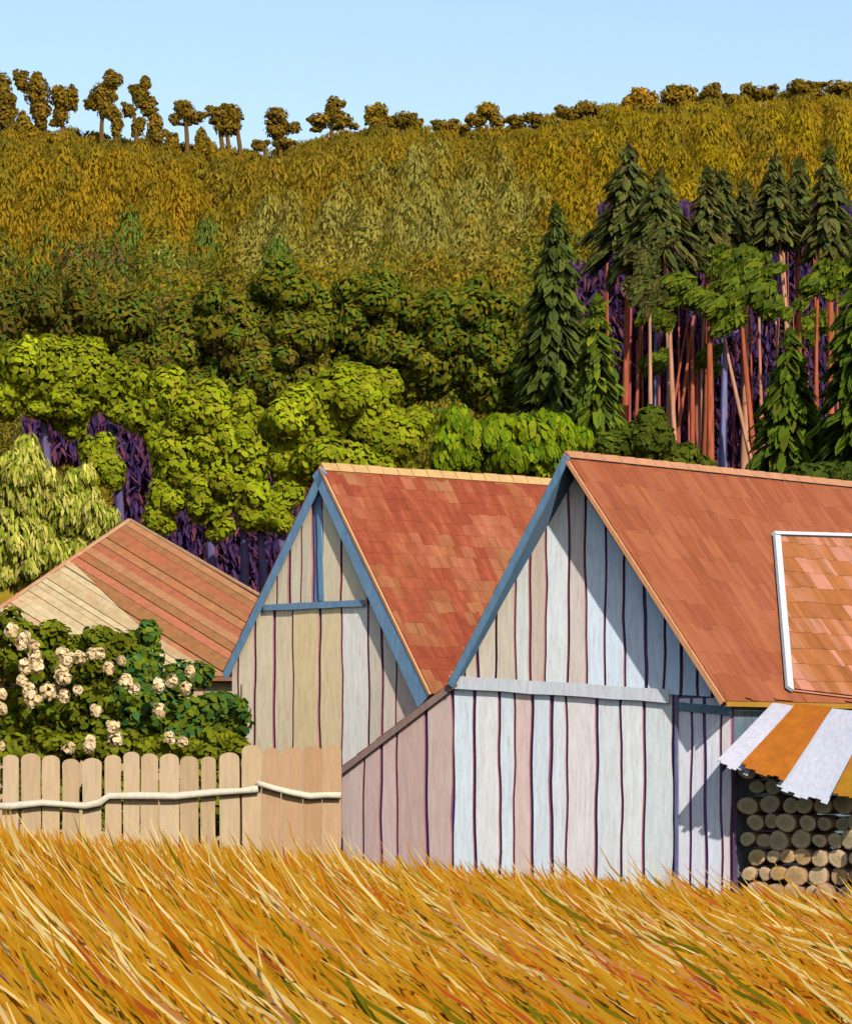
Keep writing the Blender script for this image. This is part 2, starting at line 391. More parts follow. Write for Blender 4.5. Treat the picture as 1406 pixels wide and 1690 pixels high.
# ------------------------------------------------------------------ conifer stand on the right
VIO = [lin((66, 46, 84), .5), lin((78, 50, 84), .5), lin((104, 58, 72), .5), lin((58, 42, 80), .5)]  # violet leaf colour stands in for the shade inside the woods
def thicket(name, boxes, depth, n, lab, cols, L=.8, W=.4, dd=2.5):
    D = Dabs(); A = sum((b[2]-b[0])*(b[3]-b[1]) for b in boxes)
    for (x0, y0, x1, y1) in boxes:
        m = int(n*(x1-x0)*(y1-y0)/A); d = depth+RNG.random(m)*dd
        x = (x0+RNG.random(m)*(x1-x0)-CX)/F*d; z = EYE+(HZ-(y0+RNG.random(m)*(y1-y0)))/F*d
        pos = np.stack([x, d, z], 1); nor = unit(RNG.normal(size=(m, 3))*.5+np.array([0.1, -.8, .3]))
        a = unit(np.array([0, 0, 1])+RNG.normal(size=(m, 3))*.18); a = unit(a-nor*(a*nor).sum(1, keepdims=True)); w = np.cross(a, nor)
        s = .6+.8*RNG.random((m, 1)); D.add(pos, a*L*s*.5, w*W*s*.5, nor, pick(cols, m)*(1+.12*RNG.normal(size=(m, 1)))*2.7)
    o = D.build(name, M['leaf']); return tag(o, lab, 'undergrowth', kind='stuff')
thicket('undergrowth', [(930, 440, 1000, 860), (990, 340, 1140, 860), (1130, 340, 1420, 860)], 143, 60000, 'dense undergrowth with painted violet shade behind the bare trunks of the conifer stand', VIO, .55, .11, 5)

FIR = [lin((86, 88, 42), .62), lin((76, 84, 44), .62), lin((90, 98, 40), .62), lin((102, 92, 46), .62)]
FIRG = [lin((94, 110, 28), .62), lin((80, 98, 32), .62), lin((108, 114, 24), .62)]
def conifer(apex, bot, halfw, D, cols, lab, trunk=None, tcol=(150, 84, 56), tiers=9, tw=.16, skew=0, dens=1.0, gap=.0, nm='fir_tree', base_py=None):
    """drooping layered branches; apex/bot in px on the depth D; trunk = (px, py) of its foot"""
    sc = D/F; a = P(apex[0], apex[1], D); h = (bot-apex[1])*sc; hw = halfw*sc
    foot = trunk or (apex[0], 860); b = P(foot[0], foot[1], D)
    t = thing(nm, lab, 'tree', b, 'conifers in the stand behind the right barn')
    Q = Dabs()
    for k in range(tiers):
        f = (k+.35)/tiers; z = a.z-h*f; rr = hw*(f**.75)*(1+.16*random.uniform(-1, 1)); nb = int((7+9*f)*dens)
        for j in range(nb):
            an = 2*math.pi*(j+random.random()*.8)/nb; dx, dy = math.cos(an), math.sin(an)
            ln = rr*random.uniform(.72, 1.12); m = max(6, int(8+ln*10)); s = RNG.random(m)**.7
            dro = .62+.25*random.random()
            pos = np.stack([a.x+skew*sc*f+dx*ln*s+RNG.normal(size=m)*.06, a.y+dy*ln*s, z-ln*dro*s+RNG.normal(size=m)*.07+.1], 1)
            ax = unit(np.stack([np.full(m, dx), np.full(m, dy), np.full(m, -dro*1.15)], 1)+RNG.normal(size=(m, 3))*.16)
            nor = unit(np.stack([np.full(m, dx*.75), np.full(m, dy*.75), np.full(m, .6)], 1)+RNG.normal(size=(m, 3))*.28)
            w = unit(np.cross(ax, nor)); q = .7+.6*RNG.random((m, 1))
            L = .28+.12*min(1, ln); c = pick(cols, m)*(1+.16*RNG.normal(size=(m, 1))+.1*math.sin(j*2.1+k))
            Q.add(pos, ax*L*q, w*L*.30*q, nor, np.clip(c*2.1, .002, 1))
    m = 14; pos = np.stack([np.full(m, a.x)+RNG.normal(size=m)*.03, np.full(m, a.y), a.z-np.linspace(-.05, h*.12, m)], 1)
    nor = unit(np.array([0, -.6, .5])+RNG.normal(size=(m, 3))*.3); ax = np.tile([0, 0, .35], (m, 1)); w = unit(np.cross(ax, nor))
    Q.add(pos, ax, w*.09, nor, pick(cols, m))
    Q.build('crown', M['leaf'], t)
    trunk_mesh(Vector((b.x, b.y, min(b.z, P(0, 850, D).z))), a-Vector((0, 0, h*.35)), tw*1.15, tw*.3, lin(tcol, .62), 'trunk', t, .012, colb=lin([min(255, c*1.25) for c in tcol], .62), limbs=2, lr=.35)
    return t
RB = (158, 82, 52); TN = (178, 128, 100); GB = (112, 112, 150)
conifer((1037, 248), 395, 88, 134, FIR, 'tallest dark fir, topping the stand with its wide peak', (1028, 830), RB, 8)
conifer((1089, 290), 395, 76, 132, FIR, 'dark fir just right of the tallest one', (1108, 690), TN, 7)
conifer((1168, 285), 425, 54, 135, FIR, 'left one of the twin pointed firs in mid stand', (1162, 790), RB, 8)
conifer((1192, 290), 400, 52, 137, FIR, 'right one of the twin pointed firs in mid stand', (1192, 800), GB, 8)
conifer((1230, 308), 400, 40, 138, FIR, 'smallest pointed fir, between the twins and the right group', (1228, 780), TN, 7)
conifer((1278, 265), 385, 52, 134, FIR, 'first fir of the three slim ones near the right edge', (1312, 560), TN, 7, tw=.13)
conifer((1318, 270), 395, 46, 136, FIR, 'middle fir of the three slim ones near the right edge', (1328, 600), RB, 7)
conifer((1368, 250), 410, 54, 133, FIR, 'bluish fir, last of the three slim ones near the right edge', (1372, 620), RB, 8)
# shorter pines whose crowns hang half way up, over tall bare trunks
def clump_pine(ells, trunks, D, cols, lab, n=900):
    t = thing('pine_tree', lab, 'tree', P(trunks[0][2], trunks[0][3], D), 'pines with bare trunks behind the right barn')
    ells = [(x_, y_, a_*.8, b_*.75) for x_, y_, a_, b_ in ells]+[(x_+random.uniform(-1.2, 1.2)*a_, y_+random.uniform(-1.1, 1.3)*b_, a_*random.uniform(.25, .5), b_*random.uniform(.2, .4)) for x_, y_, a_, b_ in ells for _ in range(5)]
    Q = Dabs(); ell_crown(Q, ells, D, int(n*2.0), .5, .18, cols, sub=None, shell=.1, jit=.7, hang=(-.5, 0, -.7), vary=.1); Q.build('crown', M['leaf'], t)
    for (a, b, c, d, col, w) in trunks:
        c += (c-a)*.45; d = max(d, 850)
        trunk_mesh(P(c, d, D+.3), P(a, b, D+.3), w*.8, w*.35, lin(col, .62), 'trunk', t, .01, colb=lin([min(255, k*1.2) for k in col], .62))
clump_pine([(1118, 470, 40, 28), (1145, 492, 34, 24), (1085, 520, 22, 20)], [(1104, 480, 1115, 705, TN, .15)], 128, FIRG, 'pine with a pale trunk left of the steep violet gap')
clump_pine([(1178, 505, 38, 28), (1208, 480, 28, 34), (1190, 540, 24, 18)], [(1170, 510, 1172, 775, RB, .22)], 127, FIRG, 'pine on the thickest red brown trunk of the stand')
clump_pine([(1250, 478, 42, 34), (1235, 440, 30, 24), (1270, 505, 34, 24)], [(1222, 500, 1246, 640, RB, .17), (1190, 530, 1240, 720, TN, .13)], 128, FIRG, 'wide crowned pine with two leaning trunks')
clump_pine([(1062, 440, 20, 34), (1050, 480, 18, 34), (1075, 470, 16, 30)], [(1072, 500, 1072, 655, TN, .13)], 126, FIR, 'short dark pine with a slim pale trunk')
clump_pine([(1200, 430, 24, 26), (1225, 420, 30, 16)], [(1198, 520, 1193, 790, GB, .17)], 130, FIRG, 'pine with the only straight grey blue trunk')
clump_pine([(1330, 540, 22, 24), (1360, 530, 26, 22)], [(1291, 372, 1312, 530, TN, .14)], 139, FIRG, 'pine whose pale trunk leans right beside the right group')
clump_pine([(1165, 590, 20, 18), (1080, 600, 24, 22)], [(1150, 600, 1150, 790, (150, 80, 70), .12)], 131.5, FIRG, 'short pine with two small low tufts in mid stand')
clump_pine([(1340, 470, 30, 24), (1385, 460, 30, 26)], [(1350, 480, 1350, 700, RB, .13)], 130, FIRG, 'olive crowned pine hanging below the slim firs at the right')
clump_pine([(1090, 395, 30, 24), (1060, 420, 24, 18)], [(1145, 520, 1112, 640, RB, .12), (1143, 530, 1143, 780, RB, .15)], 131, FIR, 'pine with crossing thin red trunks in mid stand')
# bare slim trunks deeper in the stand, each standing alone
ROSE = (176, 88, 72)
bare = [(1002, 420, 1006, 600, RB, .12), (1045, 360, 1040, 620, (150, 70, 70), .1), (1083, 545, 1080, 650, GB, .2), (1168, 395, 1155, 500, TN, .1), (1252, 380, 1262, 520, TN, .1),
        (1280, 530, 1290, 620, TN, .1), (1132, 540, 1092, 660, RB, .1), (1345, 430, 1350, 620, RB, .12), (1068, 370, 1052, 600, RB, .11), (1228, 560, 1236, 700, RB, .12)]
for k in range(22):
    x = 1015+k*17.5+random.uniform(-5, 5); tp = random.choice([355, 400, 450, 520, 560]); bare.append((x+random.uniform(-9, 9), tp, x, random.uniform(640, 790), random.choice([RB, ROSE, ROSE, TN, (140, 72, 66)]), random.uniform(.05, .08)))
bare.sort(key=lambda q: q[2]); cnm = {RB: 'rust', TN: 'pale tan', GB: 'blue grey'}
tens = ['', '', 'twenty', 'thirty']; ones = ['', 'first', 'second', 'third', 'fourth', 'fifth', 'sixth', 'seventh', 'eighth', 'ninth']; teen = ['tenth', 'eleventh', 'twelfth', 'thirteenth', 'fourteenth', 'fifteenth', 'sixteenth', 'seventeenth', 'eighteenth', 'nineteenth']
def nth(k): return ones[k] if k < 10 else teen[k-10] if k < 20 else ('twentieth' if k == 20 else 'thirtieth' if k == 30 else tens[k//10]+' '+ones[k % 10])
for i, (a, b, c, d, col, w) in enumerate(bare):
    dd = 140+random.uniform(-2, 1.5); d = max(d, 800); c += (c-a)*.4; o = trunk_mesh(P(c, d+60, dd), P(a, b, dd), w*.95, w*.3, lin(col, .6), 'bare_tree_trunk', None, .01, colb=lin([min(255, k*1.2) for k in col], .6))
    tag(o, f'slim {cnm.get(col, "pinkish red")} bare trunk, {nth(i+1)} from the left deep in the conifer stand', 'tree trunk', 'slim bare trunks deep in the stand')
# firs at the front of the stand
conifer((918, 350), 660, 84, 112, [lin((80, 88, 36), .6), lin((70, 80, 38), .6), lin((90, 100, 34), .6)], 'big dark fir standing at the left end of the stand', (920, 860), RB, 13, tw=.2, dens=1.2)
conifer((985, 500), 735, 62, 108, FIRG, 'mid green fir with drooping boughs right of the big dark fir', (985, 860), TN, 10, dens=1.0)
conifer((1305, 555), 790, 92, 108, [lin((92, 112, 26), .52), lin((82, 104, 30), .5), lin((106, 110, 30), .5)], 'spreading green fir rising behind the right barn roof', (1305, 860), RB, 11, dens=1.1)
conifer((1420, 380), 800, 92, 106, [lin((88, 106, 22), .5), lin((74, 96, 28), .5)], 'green fir at the right edge of view, mostly out of frame', (1420, 860), RB, 14, dens=1.1)

# ------------------------------------------------------------------ broadleaf trees behind the barns
LIME = [lin((132, 140, 18), .8), lin((122, 134, 18), .78), lin((138, 142, 24), .8), lin((132, 126, 32), .78)]
LIMD = [lin((112, 116, 22), .8), lin((98, 108, 22), .8), lin((122, 126, 20), .8)]
DGR = [lin((108, 98, 22), .78), lin((96, 98, 22), .78), lin((102, 104, 22), .78), lin((74, 98, 30), .72)]
thicket('undergrowth', [(190, 700, 530, 1100), (40, 690, 200, 760)], 117, 34000, 'undergrowth with painted violet shade under the lime green trees behind the sheds', VIO, .5, .1, 4)
def broadleaf(ells, D, n, cols, lab, trunks, L=.22, W=.12, sub=30, cat='tree', nm='broadleaf_tree', tc=(96, 88, 128), tr=.15, **k):
    t = thing(nm, lab, cat, P(trunks[0][2], trunks[0][3], D), 'green trees behind the sheds')
    Q = Dabs(); ell_crown(Q, ells, D, n, L, W, cols, sub=sub, jit=.5, shell=.62, vary=.06, **k); Q.build('crown', M['leaf'], t)
    for (a, b, c, d) in trunks:
        trunk_mesh(P(c, d, D+.2), P(a, b, D+.2), tr, tr*.55, lin(tc, .6), 'trunk', t, .02, limbs=2)
    return t
broadleaf([(470, 480, 90, 50), (620, 500, 110, 60), (760, 520, 120, 75), (820, 610, 80, 80), (710, 600, 80, 80), (550, 540, 80, 60), (620, 580, 90, 70), (800, 560, 90, 80)], 150, 38000, DGR, 'dark olive trees\' broad crown high behind the round lime tree', [(650, 560, 650, 900)], .32, .14, 30)
broadleaf([(400, 570, 100, 80), (300, 560, 90, 70), (200, 530, 90, 60), (480, 570, 80, 70), (360, 510, 80, 50), (250, 600, 80, 60), (430, 640, 120, 55), (330, 650, 80, 50)], 149, 34000, DGR+[lin((104, 86, 36), .6)], 'dark brownish olive crown between the left and the round lime trees', [(380, 600, 380, 900)], .32, .14, 28)
broadleaf([(60, 520, 100, 60), (150, 510, 80, 50), (10, 560, 70, 60), (110, 560, 90, 50)], 152, 16000, [lin((104, 88, 34), .6), lin((110, 98, 24), .6), lin((78, 98, 32), .6)], 'brownish olive crown above the lime tree at the left edge', [(80, 560, 80, 900)], .32, .14, 28)
broadleaf([(60, 615, 90, 75), (150, 618, 75, 62), (205, 645, 60, 60), (250, 675, 60, 70), (20, 640, 60, 60), (115, 670, 90, 30), (165, 760, 40, 60), (120, 700, 40, 40)], 104, 22230, LIME+LIMD, 'wide lime green tree at the left, above the yellow willow', [(70, 670, 78, 800), (180, 700, 200, 900)])
broadleaf([(270, 640, 45, 50), (330, 690, 80, 60), (300, 760, 75, 75), (390, 690, 60, 50), (370, 780, 80, 80), (345, 830, 60, 55), (410, 740, 70, 70), (420, 830, 55, 60), (270, 820, 40, 60), (480, 790, 40, 70), (370, 870, 30, 25), (460, 860, 30, 30)], 98, 30780, LIME, 'ragged lime green tree right above the brown hipped roof', [(340, 800, 350, 1000), (400, 850, 402, 1000), (430, 860, 440, 1000), (465, 850, 470, 1000)], sub=26)
broadleaf([(575, 660, 105, 88), (490, 700, 80, 70), (560, 760, 110, 60), (660, 720, 60, 60), (480, 760, 40, 50)], 92, 35055, LIME, 'big round lime green tree behind the left shed roof', [(570, 720, 570, 900)], sub=34)
broadleaf([(765, 722, 45, 55), (830, 720, 65, 52), (890, 722, 55, 45), (935, 728, 36, 40), (860, 760, 95, 45), (740, 760, 50, 40)], 88, 14820, [lin((122, 142, 16), .55), lin((138, 146, 26), .55), lin((98, 128, 20), .5)], 'low bright green bush between the two barn roof peaks', [(850, 740, 850, 860)], .26, .12, 24, 'bush', 'leafy_bush', hang=(0, 0, 1))
broadleaf([(1060, 735, 70, 60), (1120, 765, 60, 35), (1010, 745, 40, 40)], 96, 4940, [lin((98, 106, 26), .5), lin((86, 98, 28), .5)], 'dull green bush below the stand, at the right barn ridge', [(1060, 760, 1060, 880)], .3, .15, 26, 'bush', 'leafy_bush')
broadleaf([(1240, 800, 70, 30), (1350, 790, 90, 40)], 94, 4180, [lin((72, 90, 30), .5), lin((88, 100, 28), .5)], 'dark low bush along the right end of the right barn ridge', [(1300, 800, 1300, 900)], .3, .15, 26, 'bush', 'leafy_bush')
WIL = [lin((196, 186, 84), .58), lin((168, 172, 52), .55), lin((205, 190, 100), .6), lin((140, 158, 44), .5)]
w = broadleaf([(40, 800, 75, 90), (110, 840, 60, 70), (30, 900, 90, 100), (150, 855, 46, 48), (165, 870, 32, 34), (90, 920, 80, 50), (130, 800, 34, 34), (-40, 850, 70, 120)], 91, 36000, WIL, 'pale yellow willow with hanging leaves at the left edge', [(60, 850, 60, 1150)], .26, .06, 22, 'tree', 'willow_tree', (110, 96, 60), .18, hang=(0, 0, 1))

# ------------------------------------------------------------------ board and tile builders
def jig(c, a=.05): k = 1+random.uniform(-a, a); return tuple(v*k for v in c)
def boards(mb, fr, seams, poly, cols, gap=.09, n0=0.0, n1=.035, wob=.016, side=CORAL, kfac=1.0):
    """vertical boards between seam px positions, clipped to a convex uv polygon"""
    vs = [p[1] for p in poly]; v0, v1 = min(vs)-.1, max(vs)+.1; nst = max(3, int((v1-v0)/.28))
    us = [fr.uv(s, 1200)[0] for s in seams]
    ph = [(random.uniform(0, 6), random.uniform(1.2, 2.6), random.uniform(0, 6)) for _ in us]
    def edge(i, v): a, b, c = ph[i]; return us[i]+wob*(math.sin(a+b*v)+.6*math.sin(c+2.7*b*v))
    for i in range(len(us)-1):
        g0, g1 = random.uniform(.35, 1)*gap, random.uniform(.35, 1)*gap
        L = [(edge(i, v0+(v1-v0)*k/nst)+g0/2, v0+(v1-v0)*k/nst) for k in range(nst+1)]
        Rr = [(edge(i+1, v0+(v1-v0)*k/nst)-g1/2, v0+(v1-v0)*k/nst) for k in range(nst+1)][::-1]
        pl = clip(L+Rr, poly)
        if pl:
            pl = pl[::-1]; dz = random.uniform(-.006, .008) if n1 < .04 else random.uniform(-.012, .035)
            mb.slab(fr, pl, n0, n1+dz, jig(lin(cols[i % len(cols)], kfac), .04), side)
def shrink(poly, k=.99):
    cx = sum(p[0] for p in poly)/len(poly); cy = sum(p[1] for p in poly)/len(poly)
    return [(cx+(p[0]-cx)*k, cy+(p[1]-cy)*k) for p in poly]
INDIGO = lin((88, 78, 132), 1.1)

def tiles(mb, fr, poly, tw, th, colf, n0=.0, lift=.03, jit=.12, tk=.02):
    """overlapping courses on a slope frame (U along the eave, V up the slope)"""
    us = [p[0] for p in poly]; vs = [p[1] for p in poly]; v = min(vs); r = 0
    while v < max(vs):
        u = min(us)-tw*random.random()
        while u < max(us):
            w = tw*(1+random.uniform(-jit, jit)*2); dv = random.uniform(-jit, jit)*th*.3
            q = clip([(u+.002, v+dv), (u+w-.002, v+dv*.5), (u+w-.002, v+th*1.35), (u+.002, v+th*1.35)], poly)
            if q:
                c = colf(u+w/2, v+th/2)
                hgt = lambda p: n0+lift*max(0, 1-(p[1]-v)/th)+.004+random.uniform(0, .004)
                hs = [hgt(p) for p in q]
                mb.prism([fr.w(p[0], p[1], h+tk*.5) for p, h in zip(q, hs)], [fr.w(p[0], p[1], n0-.01) for p in q], c, tuple(x*.95 for x in c))
            u += w
        v += th; r += 1

def roof_slab(name, a, b, r, L, th, parent, base_col, tilecol, tw, tl, matl, lift=.02, jit=.15, skew=0):
    """slab from profile point a (upper) to b (lower), extruded along r by L. returns object and its frame"""
    a, b, r = Vector(a), Vector(b), Vector(r)
    up = (a-b); fr = Slope(b, r, up)
    if fr.N.z < 0: fr = Slope(b+r*L, -r, up); flip = True
    else: flip = False
    H = up.length; poly = [(0, 0), (L-skew, 0), (L, H), (0, H)] if flip else [(skew, 0), (L, 0), (L, H), (0, H)]
    mb = MB(fr); mb.slab(fr, poly, -th, -.012, base_col)
    tiles(mb, fr, poly, tw, tl, tilecol, lift=lift, jit=jit)
    return mb.build(name, matl, parent), fr, H

# ------------------------------------------------------------------ main barn on the right
TH = R(50.6); r = Vector((math.cos(TH), math.sin(TH), 0)); uB = Vector((math.sin(TH), -math.cos(TH), 0)); nB = -r
OV = .48
GB_ = Frame(P(1115, HZ, 58.0), uB, nB)         # gable wall plane, v = 0 at eye height
VP = GB_.off(OV)                               # plane of the roof's front edge
ap = VP.uv(933, 750); lb = GB_.off(.14).uv(741, 1128); l2 = VP.uv(560, 1272); rb = VP.uv(1197, 1158)
LBn = 11.5
barn = thing('wooden_barn', 'large white plank barn with a plain orange tiled roof, at the right', 'barn', GB_.w(0, -EYE-.3), 'plank farm buildings')
def along(p, q, t): return (p[0]+(q[0]-p[0])*t, p[1]+(q[1]-p[1])*t)
def under(p, d): return (p[0], p[1]-d)
GZ = -EYE-.75
cornerU = GB_.uv(1208, 1250)[0]; midU = GB_.uv(1115, 1250)[0]; sU = GB_.uv(750, 1250)[0]; leU = GB_.uv(566, 1250)[0]
def beltv(u):
    a = GB_.uv(750, 1124); b = GB_.uv(1108, 1146); return a[1]+(b[1]-a[1])*(u-a[0])/(b[0]-a[0])
VL = GB_.off(.08); k1 = VL.uv(752, 1122); k2 = VL.uv(558, 1273)      # lean-to roof edge, nearly flush with its wall
def lineat(p, q, u): return p[1]+(q[1]-p[1])*(u-p[0])/(q[0]-p[0])
def roofv(u):
    if u > ap[0]: return lineat(ap, rb, u)
    return max(lineat(lb, ap, u), lineat(k2, k1, u))
WH = (210, 220, 224)
KW = .98
xr_ = next(u_*.01 for u_ in range(int(ap[0]*100), int(ap[0]*100)+900) if roofv(u_*.01)-.16 <= beltv(u_*.01))
xl_ = next(ap[0]-u_*.01 for u_ in range(900) if lineat(lb, ap, ap[0]-u_*.01)-.16 <= beltv(ap[0]-u_*.01))
upper = [(xl_, beltv(xl_)), (xr_, beltv(xr_)), under(ap, .16)]
lower = [(sU, GZ), (midU-.01, GZ), (midU-.01, beltv(midU)), (sU, beltv(sU))]
ext = [(midU+.01, GZ), (cornerU, GZ), (cornerU, min(beltv(cornerU), roofv(cornerU)-.12)), (midU+.01, min(beltv(midU)-.01, beltv(cornerU)))]
mb = MB()
allp = [(sU, GZ), (cornerU, GZ), (cornerU, roofv(cornerU)-.2), under(ap, .2), (sU, roofv(sU)-.2)]
mb.slab(GB_, allp, -.12, -.01, INDIGO)
boards(mb, GB_, [750, 786, 827, 851, 880, 912, 936, 987, 1028, 1064, 1115], lower,
       [WH, (216, 214, 210), (208, 216, 218), (208, 184, 172), (208, 216, 220), (214, 218, 218), (216, 208, 204), (206, 210, 208), (212, 214, 212), (204, 210, 208)], kfac=KW)
mb.build('gable_wall', M['board'], barn)
mb = MB()
boards(mb, GB_, [750, 770, 790, 822, 856, 880, 904, 941, 970, 1002, 1033, 1068, 1100, 1128, 1156, 1182, 1210], upper,
       [(205, 192, 172), (205, 192, 172), (208, 196, 176), (202, 190, 170), (206, 208, 200), (196, 176, 160), (212, 216, 214), (206, 192, 182), (212, 222, 230), (206, 218, 228), (210, 222, 232), (204, 220, 232), (196, 216, 232), (194, 214, 230), (198, 216, 230), (194, 212, 228)], n0=.0, n1=.045, kfac=KW)  # right-hand boards: the overhang's blue shadow is put into their colour
mb.build('gable_boards', M['board'], barn, 'cream and white gable boards above the beam, blue shadow tint painted in at right')
mb = MB()
boards(mb, GB_, [1115, 1141, 1166, 1192, 1209], ext, [(212, 210, 216), (208, 208, 214), (212, 214, 220), (216, 202, 200)], n0=-.0, n1=.02, kfac=KW)
mb.build('annex_wall', M['board'], barn, 'pinkish white boards right of the corner seam')
# lean-to on the left
mb = MB(); lt = [(leU, GZ), (sU-.02, GZ), (sU-.02, roofv(sU)-.06), (leU, roofv(leU)-.06)]
mb.slab(GB_, lt, -.12, -.01, INDIGO)
boards(mb, GB_, [566, 602, 632, 658, 706, 749], lt, [(204, 182, 174), (202, 174, 166), (206, 180, 172), (200, 170, 158), (204, 178, 166)], n1=.03, kfac=.82)
mb.build('lean_to_wall', M['board'], barn, 'pinkish boards of the lean-to on the left')
mb = MB(); back = Frame(GB_.w(leU, 0), r, -uB)
mb.slab(back, [(0, GZ), (2.6, GZ), (2.6, roofv(leU)-.1), (0, roofv(leU)-.1)], -.06, 0, lin((190, 160, 150), .8)); mb.build('lean_to_side', M['board'], barn)
# corner post, seam post, belt beam
mb = MB(); a = GB_.w(*GB_.uv(748, 1116)); b = GB_.w(*GB_.uv(1109, 1138)); mb.beam(a, b, .20, .22, (0, 0, 1), nB, .10, lin((214, 218, 222), .8))
mb.build('cross_beam', M['board'], barn, 'pale horizontal beam across the gable')
mb = MB(); mb.beam(GB_.w(midU+.02, beltv(midU)+.02, .03), GB_.w(midU+.02, GZ, .03), .06, .06, (-uB), nB, .03, lin((110, 112, 150), .7)); mb.build('corner_strip', M['trim'], barn)
mb = MB(); a = GB_.w(midU+.04, beltv(midU)-.12, .0); b = GB_.w(cornerU+.0, GB_.uv(1208, 1168)[1], .0); mb.beam(a, b, .13, .13, (0, 0, 1), nB, .05, lin((96, 128, 142), .8))
mb.build('eave_shadow_strip', M['trim'], barn, 'eave shadow painted as a slate blue strip')  # slate blue strip stands in for the eave's shadow on the annex
# side wall (eave shade put into the boards' slate blue) and far end
SW = Frame(GB_.w(cornerU, 0), r, uB)
mb = MB(); top = roofv(cornerU+.05)-.1; pl = [(0, GZ), (LBn-.8, GZ), (LBn-.8, top), (0, top)]
mb.slab(SW, pl, -.12, -.01, INDIGO)
u = 0
while u < LBn-.8:
    w_ = random.uniform(.22, .34); q = clip([(u+.015, GZ), (u+w_, GZ), (u+w_, top), (u+.015, top)], pl)
    if q: mb.slab(SW, q, 0, .03, jig(lin((92, 124, 138), .55), .1), CORAL)
    u += w_
mb.build('side_wall', M['board'], barn, 'side wall with eave shade painted in slate blue, behind the woodpile')
mb = MB(); FE = Frame(GB_.w(0, 0, -(LBn-.9)), uB, -nB); mb.slab(FE, allp, -.02, .05, lin((190, 180, 170), .8)); mb.build('far_gable_wall', M['board'], barn)
mb = MB(); LW = Frame(GB_.w(sU, 0), r, -uB); mb.slab(LW, [(0, GZ), (LBn-.9, GZ), (LBn-.9, roofv(sU)-.15), (0, roofv(sU)-.15)], -.08, 0, lin((190, 170, 160), .8)); mb.build('left_side_wall', M['board'], barn)
# roofs
tB = lambda u, v: jig(lin(random.choice([(186, 104, 66), (182, 98, 58), (190, 108, 70), (178, 96, 60), (194, 112, 70)]), .42), .03)
w3 = lambda p, n=0: VP.w(p[0], p[1], n)
roof, frR, HR = roof_slab('roof', w3(ap), w3(rb), r, LBn, .10, barn, lin((150, 90, 60), .4), tB, .17, .5, M['tileB'], .004, .8)
rl, frL, HL = roof_slab('roof', w3(ap), w3(lb), r, LBn, .10, barn, lin((98, 134, 160), .7), tB, .3, .6, M['tileB'], skew=OV-.14)
ll, frLL, _ = roof_slab('lean_to_roof', VL.w(*k1), VL.w(*k2), r, 3.0, .05, barn, lin((120, 90, 80), .5), tB, .3, .5, M['tileB'])
mb = MB()
for k in range(24):
    t0 = k*LBn/24; mb.prism([w3(ap)+r*t0+uB*.11+Vector((0, 0, -.05)), w3(ap)+r*(t0+LBn/24-.02)+uB*.11+Vector((0, 0, -.05)), w3(ap)+r*(t0+LBn/24-.02)+Vector((0, 0, .075)), w3(ap)+r*t0+Vector((0, 0, .065))],
        [w3(ap)+r*t0-uB*.11+Vector((0, 0, -.09)), w3(ap)+r*(t0+LBn/24-.02)-uB*.11+Vector((0, 0, -.09)), w3(ap)+r*(t0+LBn/24-.02)-uB*.01+Vector((0, 0, .06)), w3(ap)+r*t0-uB*.01+Vector((0, 0, .05))], jig(lin((212, 150, 110), .5), .05))
mb.build('ridge_cap', M['ridge'], roof)
def onu(p, q): d = Vector((q[0]-p[0], q[1]-p[1])); return d.normalized()
def barge(name, fr, p, q, w0, w1, n0, n1, col, parent, matl, label=None, drop=0.0):
    """board lying along profile line p->q, hanging below it"""
    d = onu(p, q); nrm = Vector((d.y, -d.x)); nrm = nrm if nrm.y < 0 else -nrm
    mb = MB(); n = 10
    pts = [along(p, q, i/n) for i in range(n+1)]
    for i in range(n):
        wa = w0+(w1-w0)*i/n; wb = w0+(w1-w0)*(i+1)/n
        A, B = pts[i], pts[i+1]
        pl = [(A[0]+nrm.x*drop, A[1]+nrm.y*drop), (A[0]+nrm.x*(drop+wa), A[1]+nrm.y*(drop+wa)), (B[0]+nrm.x*(drop+wb), B[1]+nrm.y*(drop+wb)), (B[0]+nrm.x*drop, B[1]+nrm.y*drop)]
        mb.slab(fr, pl, n0, n1, col)
    return mb.build(name, matl, parent, label)
BLUE = lin((108, 142, 170), .95)
mb = MB(); A_ = w3(ap); B_ = GB_.w(lb[0], lb[1], .14); dB = (B_-A_).normalized(); upB = (uB*-dB.z+Vector((0, 0, 1))*dB.dot(uB)); upB = upB if upB.z > 0 else -upB
mb.beam(A_+nB*.01, B_+nB*.01, .13, .13, upB, nB, .03, lin((98, 134, 160), .9)); mb.build('bargeboard', M['trim'], barn, 'slate blue board along the left roof edge')
barge('lean_to_bargeboard', VL, k1, k2, .12, .10, .0, .03, lin((148, 124, 116), .7), barn, M['wood'], 'grey brown board along the lean-to roof edge')
barge('verge', VP, ap, rb, .06, .09, .0, .035, lin((226, 160, 112), .62), barn, M['wood'], 'pale orange strip along the right roof edge')
mb = MB(); mb.beam(w3(rb)+uB*.01, w3(rb)+uB*.01+r*LBn, .08, .08, (0, 0, 1), uB, .02, lin((205, 150, 50), .45)); mb.build('eave_board', M['wood'], barn, 'yellow ochre board along the eave')
